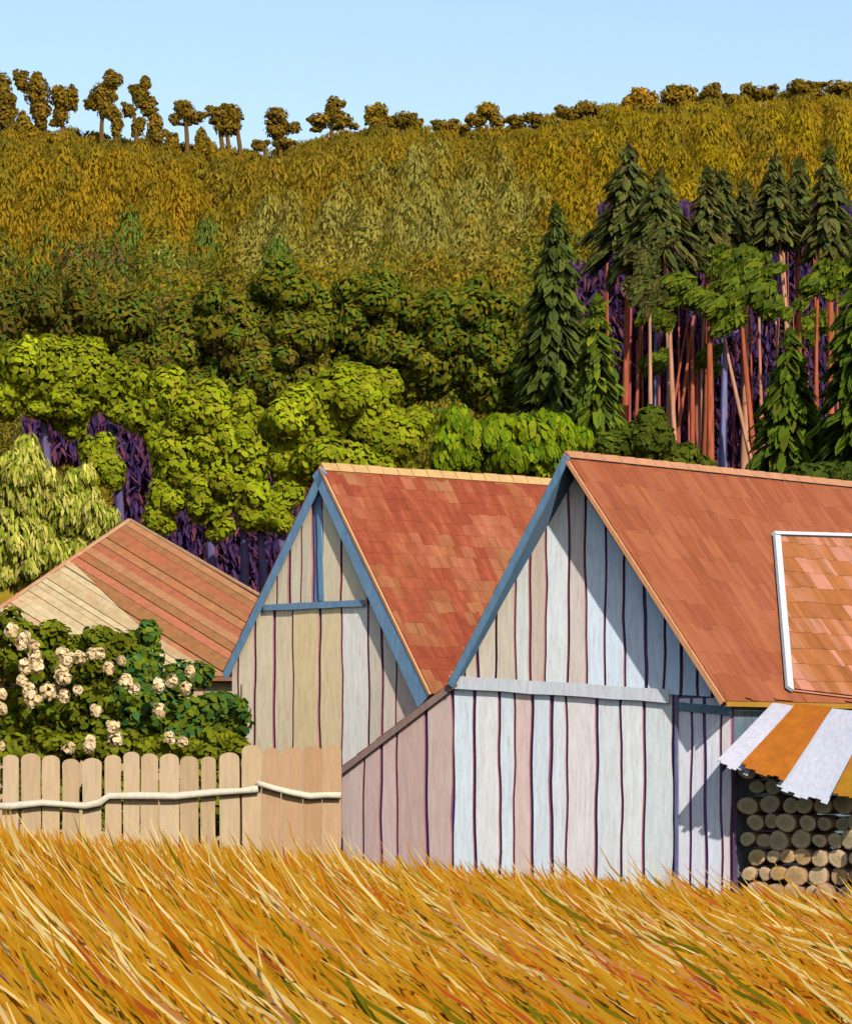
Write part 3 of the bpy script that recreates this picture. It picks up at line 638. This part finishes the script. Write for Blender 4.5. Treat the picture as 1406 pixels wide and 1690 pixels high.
# framed patch of paler tiles
def on_roof(px, py):
    d = Vector(((px-CX)/F, 1, (HZ-py)/F)); c = Vector((0, 0, EYE)); t = (frR.O-c).dot(frR.N)/d.dot(frR.N); p = c+d*t-frR.O
    return (p.dot(frR.U), p.dot(frR.V))
q0, q1, q2, q3 = on_roof(1276, 888), on_roof(1297, 1143), on_roof(1440, 1160), on_roof(1440, 892)
patch = thing('dormer_patch', '', '', (0, 0, 0)); bpy.data.objects.remove(patch)
mb = MB(frR); pc = lambda u, v: jig(lin(random.choice([(196, 122, 66), (186, 112, 56), (205, 134, 92), (222, 150, 120), (192, 118, 70)]), .46), .08)
pl = [q0, q1, q2, q3]; mb.slab(frR, pl, .03, .055, lin((225, 150, 120), .5)); tiles(mb, frR, shrink(pl, .985), .26, .34, pc, n0=.065, lift=.01, jit=.3)
pt = mb.build('roof_patch', M['tileA'], barn, 'patch of paler peach tiles framed in white')
def strip(fr, a, b, w, n0, n1, mb, col):
    d = Vector((b[0]-a[0], b[1]-a[1])).normalized(); nn = Vector((-d.y, d.x))*w/2
    mb.slab(fr, [(a[0]+nn.x, a[1]+nn.y), (b[0]+nn.x, b[1]+nn.y), (b[0]-nn.x, b[1]-nn.y), (a[0]-nn.x, a[1]-nn.y)], n0, n1, col)
mb = MB(); strip(frR, q0, q1, .13, .06, .12, mb, lin((225, 228, 235), .55)); mb.build('frame', M['board'], pt)
mb = MB(); strip(frR, (q0[0]-.1, q0[1]), q3, .07, .06, .14, mb, lin((225, 228, 235), .55)); mb.build('frame', M['board'], pt)

# ------------------------------------------------------------------ left shed
TA = R(41); rA = Vector((math.cos(TA), math.sin(TA), 0)); uA = Vector((math.sin(TA), -math.cos(TA), 0)); nA = -rA
GA = Frame(P(700, HZ, 65.6), uA, nA); OA = .12; VA = GA.off(OA)
apA = VA.uv(530, 770); lA = VA.uv(368, 1112); rAe = VA.uv(712, 1146)
shed = thing('wooden_shed', 'cream plank shed with blue gable boards and patchy red tiled roof', 'shed', GA.w(0, -EYE-.2), 'plank farm buildings')
LA = 5.9
def rvA(u):
    p, q = (lA, apA) if u < apA[0] else (apA, rAe)
    return p[1]+(q[1]-p[1])*(u-p[0])/(q[0]-p[0])
u0 = GA.uv(385, 1200)[0]; u1 = GA.uv(706, 1200)[0]
def bA(u): a = GA.uv(440, 1003); b = GA.uv(605, 996); return a[1]+(b[1]-a[1])*(u-a[0])/(b[0]-a[0])
mb = MB(); full = [(u0, GZ), (u1, GZ), (u1, rvA(u1)-.1), under(apA, .12), (u0, rvA(u0)-.1)]
mb.slab(GA, full, -.1, -.01, INDIGO)
def isx(v, side):
    p, q = (lA, apA) if side < 0 else (apA, rAe); return p[0]+(q[0]-p[0])*(v+.1-p[1])/(q[1]-p[1])
vb = bA(0); low = [(u0, GZ), (u1, GZ), (u1, rvA(u1)-.1), (isx(vb, 1), vb), (isx(vb, -1), vb), (u0, rvA(u0)-.1)]
boards(mb, GA, [380, 396, 423, 455, 486, 530, 566, 610, 632, 655, 706], low, [(220, 198, 170), (220, 202, 168), (222, 204, 168), (220, 200, 162), (222, 196, 148), (222, 200, 154), (226, 220, 208), (208, 194, 172), (210, 192, 172), (206, 180, 160)], n1=.03, kfac=1.12)
mb.build('gable_wall', M['board'], shed)
mb = MB(); upA = [(isx(vb, -1), vb), (isx(vb, 1), vb), under(apA, .12)]
boards(mb, GA, [430, 462, 482, 501, 518, 534, 566, 610], upA, [(206, 192, 162), (208, 194, 164), (208, 196, 168), (206, 192, 164), (90, 120, 160), (210, 194, 160), (212, 198, 166)], n1=.04, kfac=1.12)
mb.build('gable_boards', M['board'], shed, 'cream boards in the top of the gable')
mb = MB(); a = GA.w(*GA.uv(440, 998)); b = GA.w(*GA.uv(606, 990)); mb.beam(a, b, .12, .12, (0, 0, 1), nA, .08, BLUE); mb.build('cross_beam', M['trim'], shed, 'blue horizontal beam across the gable')
mb = MB(); a = GA.w(*GA.uv(527, 840)); b = GA.w(*GA.uv(530, 992)); mb.beam(a, b, .13, .15, (-uA), nA, .06, BLUE); mb.build('king_post', M['trim'], shed, 'short blue post under the peak')
ptA = [(174, 82, 50), (168, 76, 46), (180, 90, 56), (188, 120, 74), (190, 128, 80), (184, 102, 62), (200, 120, 82)]
PATCH = {}
def tA(u, v):
    k = (int((u+.12*math.sin(v*5)+.25*math.sin(v*1.3))/.5), int((v+.14*math.sin(u*4)+.2*math.sin(u*1.7))/.62))
    if k not in PATCH: PATCH[k] = lin(random.choices(ptA, [4, 4, 4, 2.2, 1.6, 3, 1.6])[0], .44)
    b0 = lin((174, 82, 50), .44); f_ = random.uniform(.35, .95)
    return jig(tuple(x*(1-f_)+y*f_ for x, y in zip(b0, PATCH[k])), .04)
wA = lambda p, n=0: VA.w(p[0], p[1], n)
ra, frA, HA = roof_slab('roof', wA(apA), wA(rAe), rA, LA, .09, shed, lin((170, 90, 60), .4), tA, .15, .27, M['tileA'], .006, .5)
roof_slab('roof', wA(apA), wA(lA), rA, LA, .09, shed, lin((150, 80, 60), .4), tA, .34, .44, M['tileA'])
mb = MB()
for k in range(16):
    t0 = k*LA/16; e = LA/16-.015; z1 = Vector((0, 0, .08+random.uniform(-.01, .01)))
    mb.prism([wA(apA)+rA*t0+uA*.1+Vector((0, 0, -.07)), wA(apA)+rA*(t0+e)+uA*.1+Vector((0, 0, -.07)), wA(apA)+rA*(t0+e)+z1, wA(apA)+rA*t0+z1],
             [wA(apA)+rA*t0-uA*.1+Vector((0, 0, -.09)), wA(apA)+rA*(t0+e)-uA*.1+Vector((0, 0, -.09)), wA(apA)+rA*(t0+e)+z1-uA*.01, wA(apA)+rA*t0+z1-uA*.01], jig(lin((222, 178, 118), .5), .06))
mb.build('ridge_cap', M['ridge'], ra)
barge('bargeboard', VA, apA, lA, .19, .16, 0, .035, BLUE, shed, M['trim'], 'blue board along the left roof edge', .03)
barge('bargeboard', VA, apA, rAe, .22, .36, 0, .035, BLUE, shed, M['trim'], 'wide blue board along the right roof edge', .05)
barge('verge', VA, apA, rAe, .05, .05, -.01, .045, lin((220, 160, 110), .6), shed, M['wood'], 'pale strip along the right roof edge')
for nm, fr, L_ in (('side_wall', Frame(GA.w(u1, 0), rA, uA), LA-.3), ('left_side_wall', Frame(GA.w(u0, 0), rA, -uA), LA-.3)):
    t_ = rvA(u1 if nm == 'side_wall' else u0)-.12
    mb = MB(); mb.slab(fr, [(0, GZ), (L_, GZ), (L_, t_), (0, t_)], -.08, 0, lin((190, 170, 145), .8)); mb.build(nm, M['board'], shed)
mb = MB(); FA = Frame(GA.w(0, 0, -(LA-.4)), uA, -nA); mb.slab(FA, full, -.02, .05, lin((190, 170, 145), .8)); mb.build('far_gable_wall', M['board'], shed)

# ------------------------------------------------------------------ brown hipped barn behind the bush
DH = 79.0; apx = P(214, 862, 84.0); ez = P(0, 1118, DH).z
hb = thing('hipped_barn', 'low barn with a ribbed brown hipped roof and cream lower sheets, behind the flowering bush', 'barn', (apx.x, apx.y, -.1), 'plank farm buildings')
xl = P(-165, 1118, DH).x; xr = P(655, 1118, DH).x; yb = 2*apx.y-DH
fl, frr, bl, br = Vector((xl, DH, ez)), Vector((xr, DH, ez)), Vector((xl, yb, ez)), Vector((xr, yb, ez))
mid = Vector((apx.x, DH, ez)); HF = Slope(mid, (1, 0, 0), apx-mid)
def hp(px, py):
    d = Vector(((px-CX)/F, 1, (HZ-py)/F)); c = Vector((0, 0, EYE)); t = (HF.O-c).dot(HF.N)/d.dot(HF.N); p = c+d*t-HF.O
    return (p.dot(HF.U), p.dot(HF.V))
Hh = (apx-mid).length; tri = [(xl-apx.x, 0), (xr-apx.x, 0), (0, Hh)]
mb = MB()
for tr3 in ([fl, frr, apx], [frr, br, apx], [br, bl, apx], [bl, fl, apx]):
    mb.prism([q for q in tr3], [q-Vector((0, 0, .08)) for q in tr3], lin((150, 100, 70), .5))
# ribs run parallel to the right hip
e0 = Vector(hp(214, 862)); e1 = Vector(hp(430, 992)); dr = (e1-e0).normalized(); dn = Vector((-dr.y, dr.x)); dn = -dn if dn.y > 0 else dn
k = 0.0
while k < 5.2:
    wv = random.uniform(.16, .26)
    s1 = Vector(hp(118, 930)); s2 = Vector(hp(205, 1012)); sd = (s2-s1).normalized(); sn = Vector((-sd.y, sd.x)); sn = sn if sn.x < 0 else -sn
    o0 = e0+dn*k; o1 = e0+dn*(k+wv-.012)
    strp = [tuple(o0-dr*9), tuple(o0+dr*9), tuple(o1+dr*9), tuple(o1-dr*9)]
    q = clip(strp, tri); low_ = (s2-o0).dot(dn) < 0
    C1 = [tuple(s1-sd*9), tuple(s1+sd*9), tuple(s1+sd*9+sn*9), tuple(s1-sd*9+sn*9)]; C2 = [tuple(s1-sd*9), tuple(s1+sd*9), tuple(s1+sd*9-sn*9), tuple(s1-sd*9-sn*9)]
    for cr, pc_ in ((True, q if low_ else clip(q, C1) if q else []), (False, [] if low_ or not q else clip(q, C2))):
        if pc_:
            c = lin(random.choice([(210, 184, 138), (200, 172, 126), (216, 192, 146)]), .52) if cr else lin(random.choice([(184, 124, 78), (174, 112, 68), (190, 132, 88), (182, 106, 70), (168, 114, 66), (196, 118, 82)]), .50)
            mb.slab(HF, pc_, .0, .03+random.uniform(0, .03), c)
    k += wv
mb.build('roof', M['ribbed'], hb)
mb = MB(); 
for (a, b) in (((xl+.3, DH+.3), (xr-.3, DH+.3)), ((xr-.3, DH+.3), (xr-.3, yb-.3)), ((xr-.3, yb-.3), (xl+.3, yb-.3)), ((xl+.3, yb-.3), (xl+.3, DH+.3))):
    A = Vector((a[0], a[1], -.4)); B = Vector((b[0], b[1], -.4)); dd = (B-A).normalized(); fr = Frame(A, dd, Vector((dd.y, -dd.x, 0)))
    L_ = (B-A).length; t_ = ez+.4+.05; mb.slab(fr, [(0, 0), (L_, 0), (L_, t_), (0, t_)], -.08, 0, lin((190, 160, 120), .6))
mb.build('wall', M['board'], hb)
mb = MB()
for (A, B) in ((fl, apx), (frr, apx)):
    mb.tube([A+Vector((0, -.02, .04)), B+Vector((0, 0, .05))], [.05, .05], lin((196, 150, 110), .55), 6)
mb.build('hip_cap', M['ribbed'], hb)

# ------------------------------------------------------------------ picket fence
DF = 61.7
fence = thing('picket_fence', 'weathered tan picket fence with round topped boards and a crooked pale rail', 'fence', P(280, 1430, DF))
FF = Frame((0, DF, EYE), (1, 0, 0), (0, -1, 0))
sm = [-34, 2, 34, 68, 100, 134, 170, 203, 231, 263, 296, 329, 359, 398, 432, 464, 500, 532, 564]
tops = [1243, 1243, 1243, 1247, 1253, 1252, 1245, 1243, 1244, 1247, 1250, 1248, 1243, 1228, 1232, 1234, 1232, 1232, 1236]
for i in range(len(sm)-1):
    a = FF.uv(sm[i], 1300)[0]; b = FF.uv(sm[i+1], 1300)[0]; tp = FF.uv(0, tops[i]+random.uniform(-3, 3))[1]
    solid = sm[i] >= 430; g = .012 if solid else random.choice([.025, .04, .06])
    if i in (7, 9, 2): g = .016
    a += g/2; b -= g/2; w_ = b-a; n = 8; top = []
    rr = w_*.32
    for k in range(n+1):
        t = math.pi*(1-k/n); top.append(((a+b)/2+math.cos(t)*w_/2, tp-rr+math.sin(t)*rr))
    wv = [(random.uniform(-.012, .012), random.uniform(-.012, .012)) for _ in range(4)]
    pl = [(a+wv[0][0], GZ), (b+wv[0][1], GZ), (b+wv[1][1], -.9), (b+wv[2][1]*.5, -.45)]+top[::-1]+[(a+wv[2][0]*.5, -.45), (a+wv[1][0], -.9)]
    mb = MB(); cc = random.choice([(206, 176, 136), (198, 168, 128), (210, 182, 144)]) if not solid else random.choice([(198, 158, 118), (190, 148, 108), (202, 164, 124)])
    tl = random.uniform(-.01, .012); mb.slab(FF, pl, -.012+tl, .014+tl, jig(lin(cc, .54), .05), lin((200, 130, 100), .5)); mb.build('picket', M['wood'], fence)
def pole(name, pxs, dep, rad, col, parent, m):
    mb = MB(); mb.tube([P(x, y, dep) for x, y in pxs], [rad*(1+random.uniform(-.15, .15)) for _ in pxs], col, 8); return mb.build(name, m, parent, smooth=True)
pole('rail', [(-30, 1332), (20, 1331), (70, 1326), (110, 1329), (140, 1331), (165, 1325), (180, 1314), (230, 1314), (290, 1315), (350, 1309), (400, 1306), (426, 1302)], DF-.10, .062, lin((216, 204, 180), .62), fence, M['wood'])
pole('rail', [(424, 1293), (450, 1301), (480, 1309), (512, 1315), (540, 1313), (563, 1313)], DF-.10, .058, lin((222, 210, 184), .62), fence, M['wood'])
for x in (28, 398, 552):
    mb = MB(); p = P(x, 1300, DF+.1); mb.tube([(p.x, p.y, -.3), (p.x, p.y, 1.7)], [.055, .05], lin((150, 120, 90), .6), 8); mb.build('post', M['wood'], fence)

# ------------------------------------------------------------------ flowering bush
bush = thing('rose_bush', 'big dark green bush dotted with cream blossoms, leaning over the picket fence', 'bush', P(180, 1400, 64.2))
Q = Dabs()
LG = [lin((94, 98, 16), .6), lin((84, 86, 14), .58), lin((102, 104, 20), .6), lin((84, 100, 22), .56)]
LG2 = [lin((72, 96, 32), .55), lin((86, 98, 24), .58), lin((92, 102, 20), .58), lin((58, 98, 50), .52)]
ell_crown(Q, [(20, 1080, 75, 75), (90, 1085, 80, 72), (40, 1180, 90, 75), (140, 1170, 90, 80), (170, 1080, 75, 68)], 64.2, 9000, .16, .105, LG, sub=24, flat=.5, gain=2.2)
ell_crown(Q, [(235, 1085, 55, 65), (240, 1180, 80, 75), (320, 1190, 75, 70), (375, 1185, 48, 65), (300, 1120, 45, 45)], 64.2, 6500, .16, .105, LG2, sub=24, flat=.5, gain=2.2)
ell_crown(Q, [(10, 1235, 70, 40), (90, 1238, 70, 40), (170, 1238, 70, 40), (250, 1238, 70, 40), (330, 1240, 60, 38), (375, 1235, 45, 36), (60, 1320, 90, 70), (200, 1320, 90, 70), (330, 1320, 80, 70)], 63.6, 11000, .15, .10, [lin((112, 116, 20), .5), lin((100, 104, 22), .5)], sub=26, flat=.5, gain=2.2)
Q.build('leaves', M['leaf'], bush)
mb = MB()
for x in (30, 90, 150, 220, 280, 340, 385):
    a = P(x, 1440, 64.2); b = P(x+random.uniform(-30, 30), 1130, 64.2); mb.tube([a, a.lerp(b, .5)+Vector((.05, 0, 0)), b], [.03, .024, .012], lin((96, 90, 40), .5), 6)
mb.build('stem', M['bark'], bush)
for (x, y, rx) in [(20, 1040, 12), (40, 1052, 12), (35, 1062, 11), (56, 1084, 11), (40, 1100, 13), (62, 1100, 12), (103, 1080, 12), (112, 1088, 13), (133, 1085, 11), (150, 1080, 10), (163, 1078, 10), (180, 1102, 10),
                   (105, 1118, 14), (100, 1108, 12), (78, 1140, 15), (52, 1152, 17), (50, 1140, 13), (106, 1148, 10), (38, 1124, 9), (5, 1170, 10), (2, 1145, 8), (160, 1173, 10), (185, 1200, 13), (193, 1222, 14),
                   (208, 1124, 11), (222, 1136, 9), (262, 1132, 12), (283, 1124, 11), (262, 1172, 12), (282, 1218, 10), (300, 1224, 8), (305, 1135, 10), (112, 1234, 12), (146, 1232, 11), (147, 1222, 9), (0, 1232, 7), (130, 1140, 7), (56, 1066, 9), (313, 1108, 9), (200, 1090, 7)]:
    c = P(x+random.uniform(-2, 2), y, 63.2); D = Dabs(); rr = rx*.0107
    clump(D, (c.x, c.y, c.z), (rr, rr*.7, rr*1.1), 46, .10, .085, [lin((228, 200, 150), .78), lin((222, 190, 138), .75), lin((232, 208, 166), .8)], jit=.5, shell=.6, vary=.04, gain=1.3)
    D.build('blossom', M['leaf'], bush)

# ------------------------------------------------------------------ awning of loose sheets over the wood store
aw = thing('sheet_awning', 'sagging awning of ragged white and orange metal sheets over the woodpile', 'awning', SW.w(1.0, 0))
def apt(px, py, dn_):  # point seen at px,py on the plane dn_ metres in front of the gable plane
    f = GB_.off(dn_); return f.w(*f.uv(px, py))
tops_ = [(1275, 1160), (1316, 1166), (1374, 1172), (1440, 1178), (1500, 1184)]
bots = [[(1184, 1254), (1234, 1278)], [(1224, 1266), (1296, 1292)], [(1282, 1300), (1366, 1329)], [(1374, 1310), (1450, 1316)]]
scol = [(226, 228, 242), (205, 118, 22), (222, 228, 242), (196, 136, 24)]
for i in range(4):
    t0 = apt(*tops_[i], -.55-.03*i); t1 = apt(*tops_[i+1], -.55-.03*(i+1)); b0 = apt(*bots[i][0], .66-.02*i); b1 = apt(*bots[i][1], .64-.02*i)
    nrm = (t1-t0).cross(b0-t0).normalized(); nrm = nrm if nrm.z > 0 else -nrm
    mb = MB(); n = 6; m = 8
    for j in range(m):
        s0, s1 = j/m, (j+1)/m
        rag0 = [.0, .02, .01, .035, .03, .0, -.015, .01][j]+random.uniform(-.01, .01)
        for k in range(n):
            f0, f1 = k/n, (k+1)/n
            g = lambda s, f: (t0.lerp(t1, s)).lerp(b0.lerp(b1, s), f*(1+(rag0 if f > .99 else 0)))+nrm*(.03*((i*2) % 3)-.008*math.sin(math.pi*f)+.004*math.sin(s*5+i))
            quad = [g(s0, f0), g(s0, f1), g(s1, f1), g(s1, f0)]
            mb.prism(quad, [q-nrm*.012 for q in quad], jig(lin(scol[i], .46), .03))
    mb.build('sheet', M['board'] if i in (0, 2) else M['ribbed'], aw, ['white sheet at the left end of the awning', 'orange rusty sheet', 'long white sheet hanging lowest', 'ochre sheet at the right edge'][i])
for a, b in (((1272, 1166), (1190, 1262)),):
    mb = MB(); A = apt(a[0], a[1], -.5); B = apt(b[0], b[1], .55); mb.beam(A-Vector((0, 0, .06)), B-Vector((0, 0, .04)), .08, .08, (0, 0, 1), (1, -.3, 0), .025, lin((90, 70, 110), .6)); mb.build('rafter', M['wood'], aw)
mb = MB(); a = apt(1222, 1280, .48); mb.tube([a+Vector((0, 0, -.02)), Vector((a.x, a.y, -.6))], [.04, .045], lin((84, 60, 88), .6), 8)
A = apt(1460, 1330, .5); mb2 = MB(); mb2.tube([A, Vector((A.x, A.y, -.8))], [.05, .055], lin((84, 60, 88), .6), 8); mb2.build('post', M['wood'], aw)
EOFpost = None
mb = MB(); a = GB_.w(cornerU+.05, GB_.uv(1208, 1272)[1], .0); mb.tube([a, Vector((a.x, a.y, -.8))], [.04, .045], lin((84, 60, 88), .6), 8); mb.build('post', M['wood'], aw)

# ------------------------------------------------------------------ woodpile, log by log
LF = GB_.off(-.02); uS = cornerU+.14
rows = 14; z = GB_.uv(1300, 1502)[1]; ordn = ['first', 'second', 'third', 'fourth', 'fifth', 'sixth', 'seventh', 'eighth', 'ninth', 'tenth', 'eleventh', 'twelfth', 'thirteenth', 'fourteenth', 'fifteenth', 'sixteenth', 'seventeenth']
row = 0
while z < GB_.uv(1300, 1262)[1] and row < 16:
    rad0 = .158; u = uS+rad0+(rad0*.9 if row % 2 else 0); k = 0; zz = z
    while u < GB_.uv(1440, 1300)[0]:
        rd = rad0*random.uniform(.72, 1.12); c = LF.w(u, zz+0, random.uniform(-.06, .05)); c.z = EYE+zz+random.uniform(-.02, .02)
        lc = random.choice([(222, 184, 128), (214, 172, 118), (228, 196, 148), (205, 160, 108), (224, 188, 140)] if  row < 4 else [(196, 176, 132), (208, 186, 140), (182, 164, 126), (214, 190, 142)])  # upper rows get a duller palette, awning shade put into the colour
        mb = MB(); sg = 12; ph = random.uniform(0, 6); el = random.uniform(.86, 1.0); rp = [rd*(1+.07*math.sin(2*(2*math.pi*q/sg)+ph)+.04*math.sin(3*(2*math.pi*q/sg)+ph*2)) for q in range(sg)]
        ring = lambda s, off: [c+uB*math.cos(2*math.pi*q/sg)*rp[q]*s*1.18+Vector((0, 0, 1))*math.sin(2*math.pi*q/sg)*rp[q]*s*el+nB*off for q in range(sg)]
        R0, R1, R2 = ring(1, 0), ring(.86, .006), ring(.35, .012)
        base = len(mb.v); light = jig(lin(lc, .72), .05); bark = jig(lin((150, 118, 96), .7), .1)
        pith = tuple(x*.72 for x in light)
        for pts_, cl in ((R0, bark), (R1, light), (R2, pith), (ring(1, -.75), bark)):
            mb.v += [tuple(q) for q in pts_]; mb.c += [cl]*sg
        for q in range(sg):
            q2 = (q+1) % sg
            mb.face([base+q, base+q2, base+sg+q2, base+sg+q][::-1]); mb.face([base+sg+q, base+sg+q2, base+2*sg+q2, base+2*sg+q][::-1]); mb.face([base+3*sg+q, base+3*sg+q2, base+q2, base+q][::-1])
        mb.face([base+2*sg+q for q in range(sg)]); mb.face([base+3*sg+q for q in range(sg)][::-1])
        tone = 'pale cut' if row < 4 else 'shade tinted brown'
        sz = 'small' if rd < rad0*.92 else 'thick'
        o = mb.build('firewood_log', M['log']); where = 'lowest' if row == 0 else (ordn[row]+' lowest')
        tag(o, f'{sz} {tone} log, {ordn[k]} from the left in the {where} row of the woodpile', 'log', 'logs stacked in the woodpile')
        u += rd*2.3+.004; k += 1
    z += rad0*1.72; row += 1

# ------------------------------------------------------------------ golden field
n = 52000
yy = 13.5+(RNG.random(n)**.9)*(61.3-13.5); hx = yy*.1172+3.5; xx = (RNG.random(n)*2-1)*hx
keep = np.ones(n, bool)
# stay out of the buildings' footprint
gx0 = GB_.w(leU, 0); gdir = np.array([uB.x, uB.y]); rel = np.stack([xx-gx0.x, yy-gx0.y], 1)
dist = rel@np.array([nB.x, nB.y]); keep &= ~((dist < .12) & (rel@gdir > -.3))
keep &= yy < DF-.15
xx, yy = xx[keep], yy[keep]; n = len(xx); HI = None
def fbm(x, y, s, seed):
    r_ = np.random.default_rng(seed); o = np.zeros_like(x); a = 1
    for k in range(4):
        for j in range(3):
            th = r_.random()*6.28; ph = r_.random()*6.28; o += a*np.sin((x*np.cos(th)+y*np.sin(th)*.45)*s*2**k+ph)
        a *= .6
    return o/4
zz = np.array([ground_z(a, b) for a, b in zip(xx, yy)])
f1 = fbm(xx, yy, 1.1, 3); f2 = fbm(xx, yy, .7, 9); f3 = fbm(xx, yy, 1.6, 21)
pal = np.array([lin(c, k) for c, k in (((196, 136, 20), .50), ((206, 152, 38), .52), ((196, 118, 10), .50), ((226, 200, 130), .56), ((128, 120, 14), .46), ((200, 96, 40), .46), ((210, 146, 92), .5), ((200, 146, 34), .54))], np.float32)
ww = np.stack([np.full(n, 2.4), np.clip(1.5+1.2*f2, .2, 4), np.clip(1.6-1.4*f2+1.2*(xx > 0), .2, 4), np.clip(.1+.8*f3, .03, 1.4), np.clip(-.9+2.6*f1+.7*(xx > 0), .06, 5), np.clip(-.7-2.4*f1, .08, 3), np.clip(.1+.3*f2, .05, 1), np.full(n, 1.8)], 1)
ww /= ww.sum(1, keepdims=True); ci = (ww.cumsum(1) < RNG.random((n, 1))).sum(1).clip(0, 7); col = 1.6*pal[ci]*(1+.06*RNG.normal(size=(n, 1)))
L = .6+.75*RNG.random(n)**1.5; L[ci == 3] *= 1.6
far = np.clip((yy-38)/22, 0, 1); L *= (1-.5*far)*(1+.12*(xx < -1)); hi = (RNG.random(n) < .05)*(yy < 52); L = np.where(hi, (1.1+1.1*RNG.random(n))*(1-.35*far), L)
W = (.010+.024*RNG.random(n)**1.5)*(1-.15*far); W[ci == 3] *= .7
flat = np.clip(.5+.5*np.tanh(xx/yy*14)+.45*f2, -.2, 1.15)            # right side lies flatter
e0 = np.radians(16-20*flat+7*RNG.normal(size=n)); e1 = np.radians(58-22*flat+10*RNG.normal(size=n))
W = np.where(hi, .010+.014*RNG.random(n), W); ch = RNG.choice([3, 1, 7, 5, 4, 6], n, p=[.16, .34, .22, .08, .12, .08]); col = np.where(hi[:, None], 1.4*pal[ch]*(1+.05*RNG.normal(size=(n, 1))), col); e1 = np.where(hi, e1*1.0, e1)+.32*far; e0 = e0+.3*far; e0 = np.where(hi, e0*.4-.04, e0); az = RNG.normal(size=n)*.42; SEG = 6
px_, pz_ = xx+L*.35, zz-.04+np.where(hi, .16, 0); py_ = yy.copy()
pts = [np.stack([px_, py_, pz_], 1)]
for k in range(SEG):
    t = (k+.5)/SEG; e = e0+(e1-e0)*t**1.4; ds = L/SEG
    px_ = px_-np.cos(e)*np.cos(az)*ds; py_ = py_-np.cos(e)*np.sin(az)*ds; pz_ = pz_+np.sin(e)*ds
    pts.append(np.stack([px_, py_, pz_], 1))
pts = np.stack(pts, 1)                                                  # n, SEG+1, 3
tan = np.gradient(pts, axis=1); nrm0 = np.stack([.15+.3*RNG.normal(size=n), -np.ones(n), .45+.3*RNG.normal(size=n)], 1); nrm0 = unit(nrm0)
wd = np.cross(tan, nrm0[:, None, :]); wd /= np.maximum(np.linalg.norm(wd, axis=2, keepdims=True), 1e-6)
prof = np.array([.5, .85, 1, 1, .85, .6, .12])
A = pts+wd*(W[:, None, None]*prof[None, :, None]); B = pts-wd*(W[:, None, None]*prof[None, :, None])
V = np.stack([B, A], 2).reshape(-1, 3); per = (SEG+1)*2
i0 = (np.arange(n)*per)[:, None]; fs = []
for k in range(SEG): fs.append(i0+np.array([2*k, 2*k+1, 2*k+3, 2*k+2]))
Fc = np.stack(fs, 1).reshape(-1)
me = bpy.data.meshes.new('meadow_grass'); me.vertices.add(len(V)); me.vertices.foreach_set('co', V.astype(np.float32).ravel())
me.loops.add(len(Fc)); me.loops.foreach_set('vertex_index', Fc.astype(np.int32)); me.polygons.add(n*SEG); me.polygons.foreach_set('loop_start', np.arange(n*SEG, dtype=np.int32)*4)
me.polygons.foreach_set('use_smooth', np.ones(n*SEG, bool))
ca = me.color_attributes.new('Col', 'FLOAT_COLOR', 'POINT'); cc = np.ones((len(V), 4), np.float32); cc[:, :3] = np.repeat(np.clip(col, .003, 1), per, 0); ca.data.foreach_set('color', cc.ravel())
me.update(calc_edges=True); me.validate()
me.normals_split_custom_set_from_vertices(np.repeat(unit(nrm0*.7+np.array([0, 0, .35])), per, 0).tolist())
me.materials.append(M['grass']); go = bpy.data.objects.new('meadow_grass', me); COL.objects.link(go)
tag(go, 'windswept golden grass bent to the left across the whole foreground', 'grass', kind='stuff')
print('dab crowns', cnt, 'blades', n)
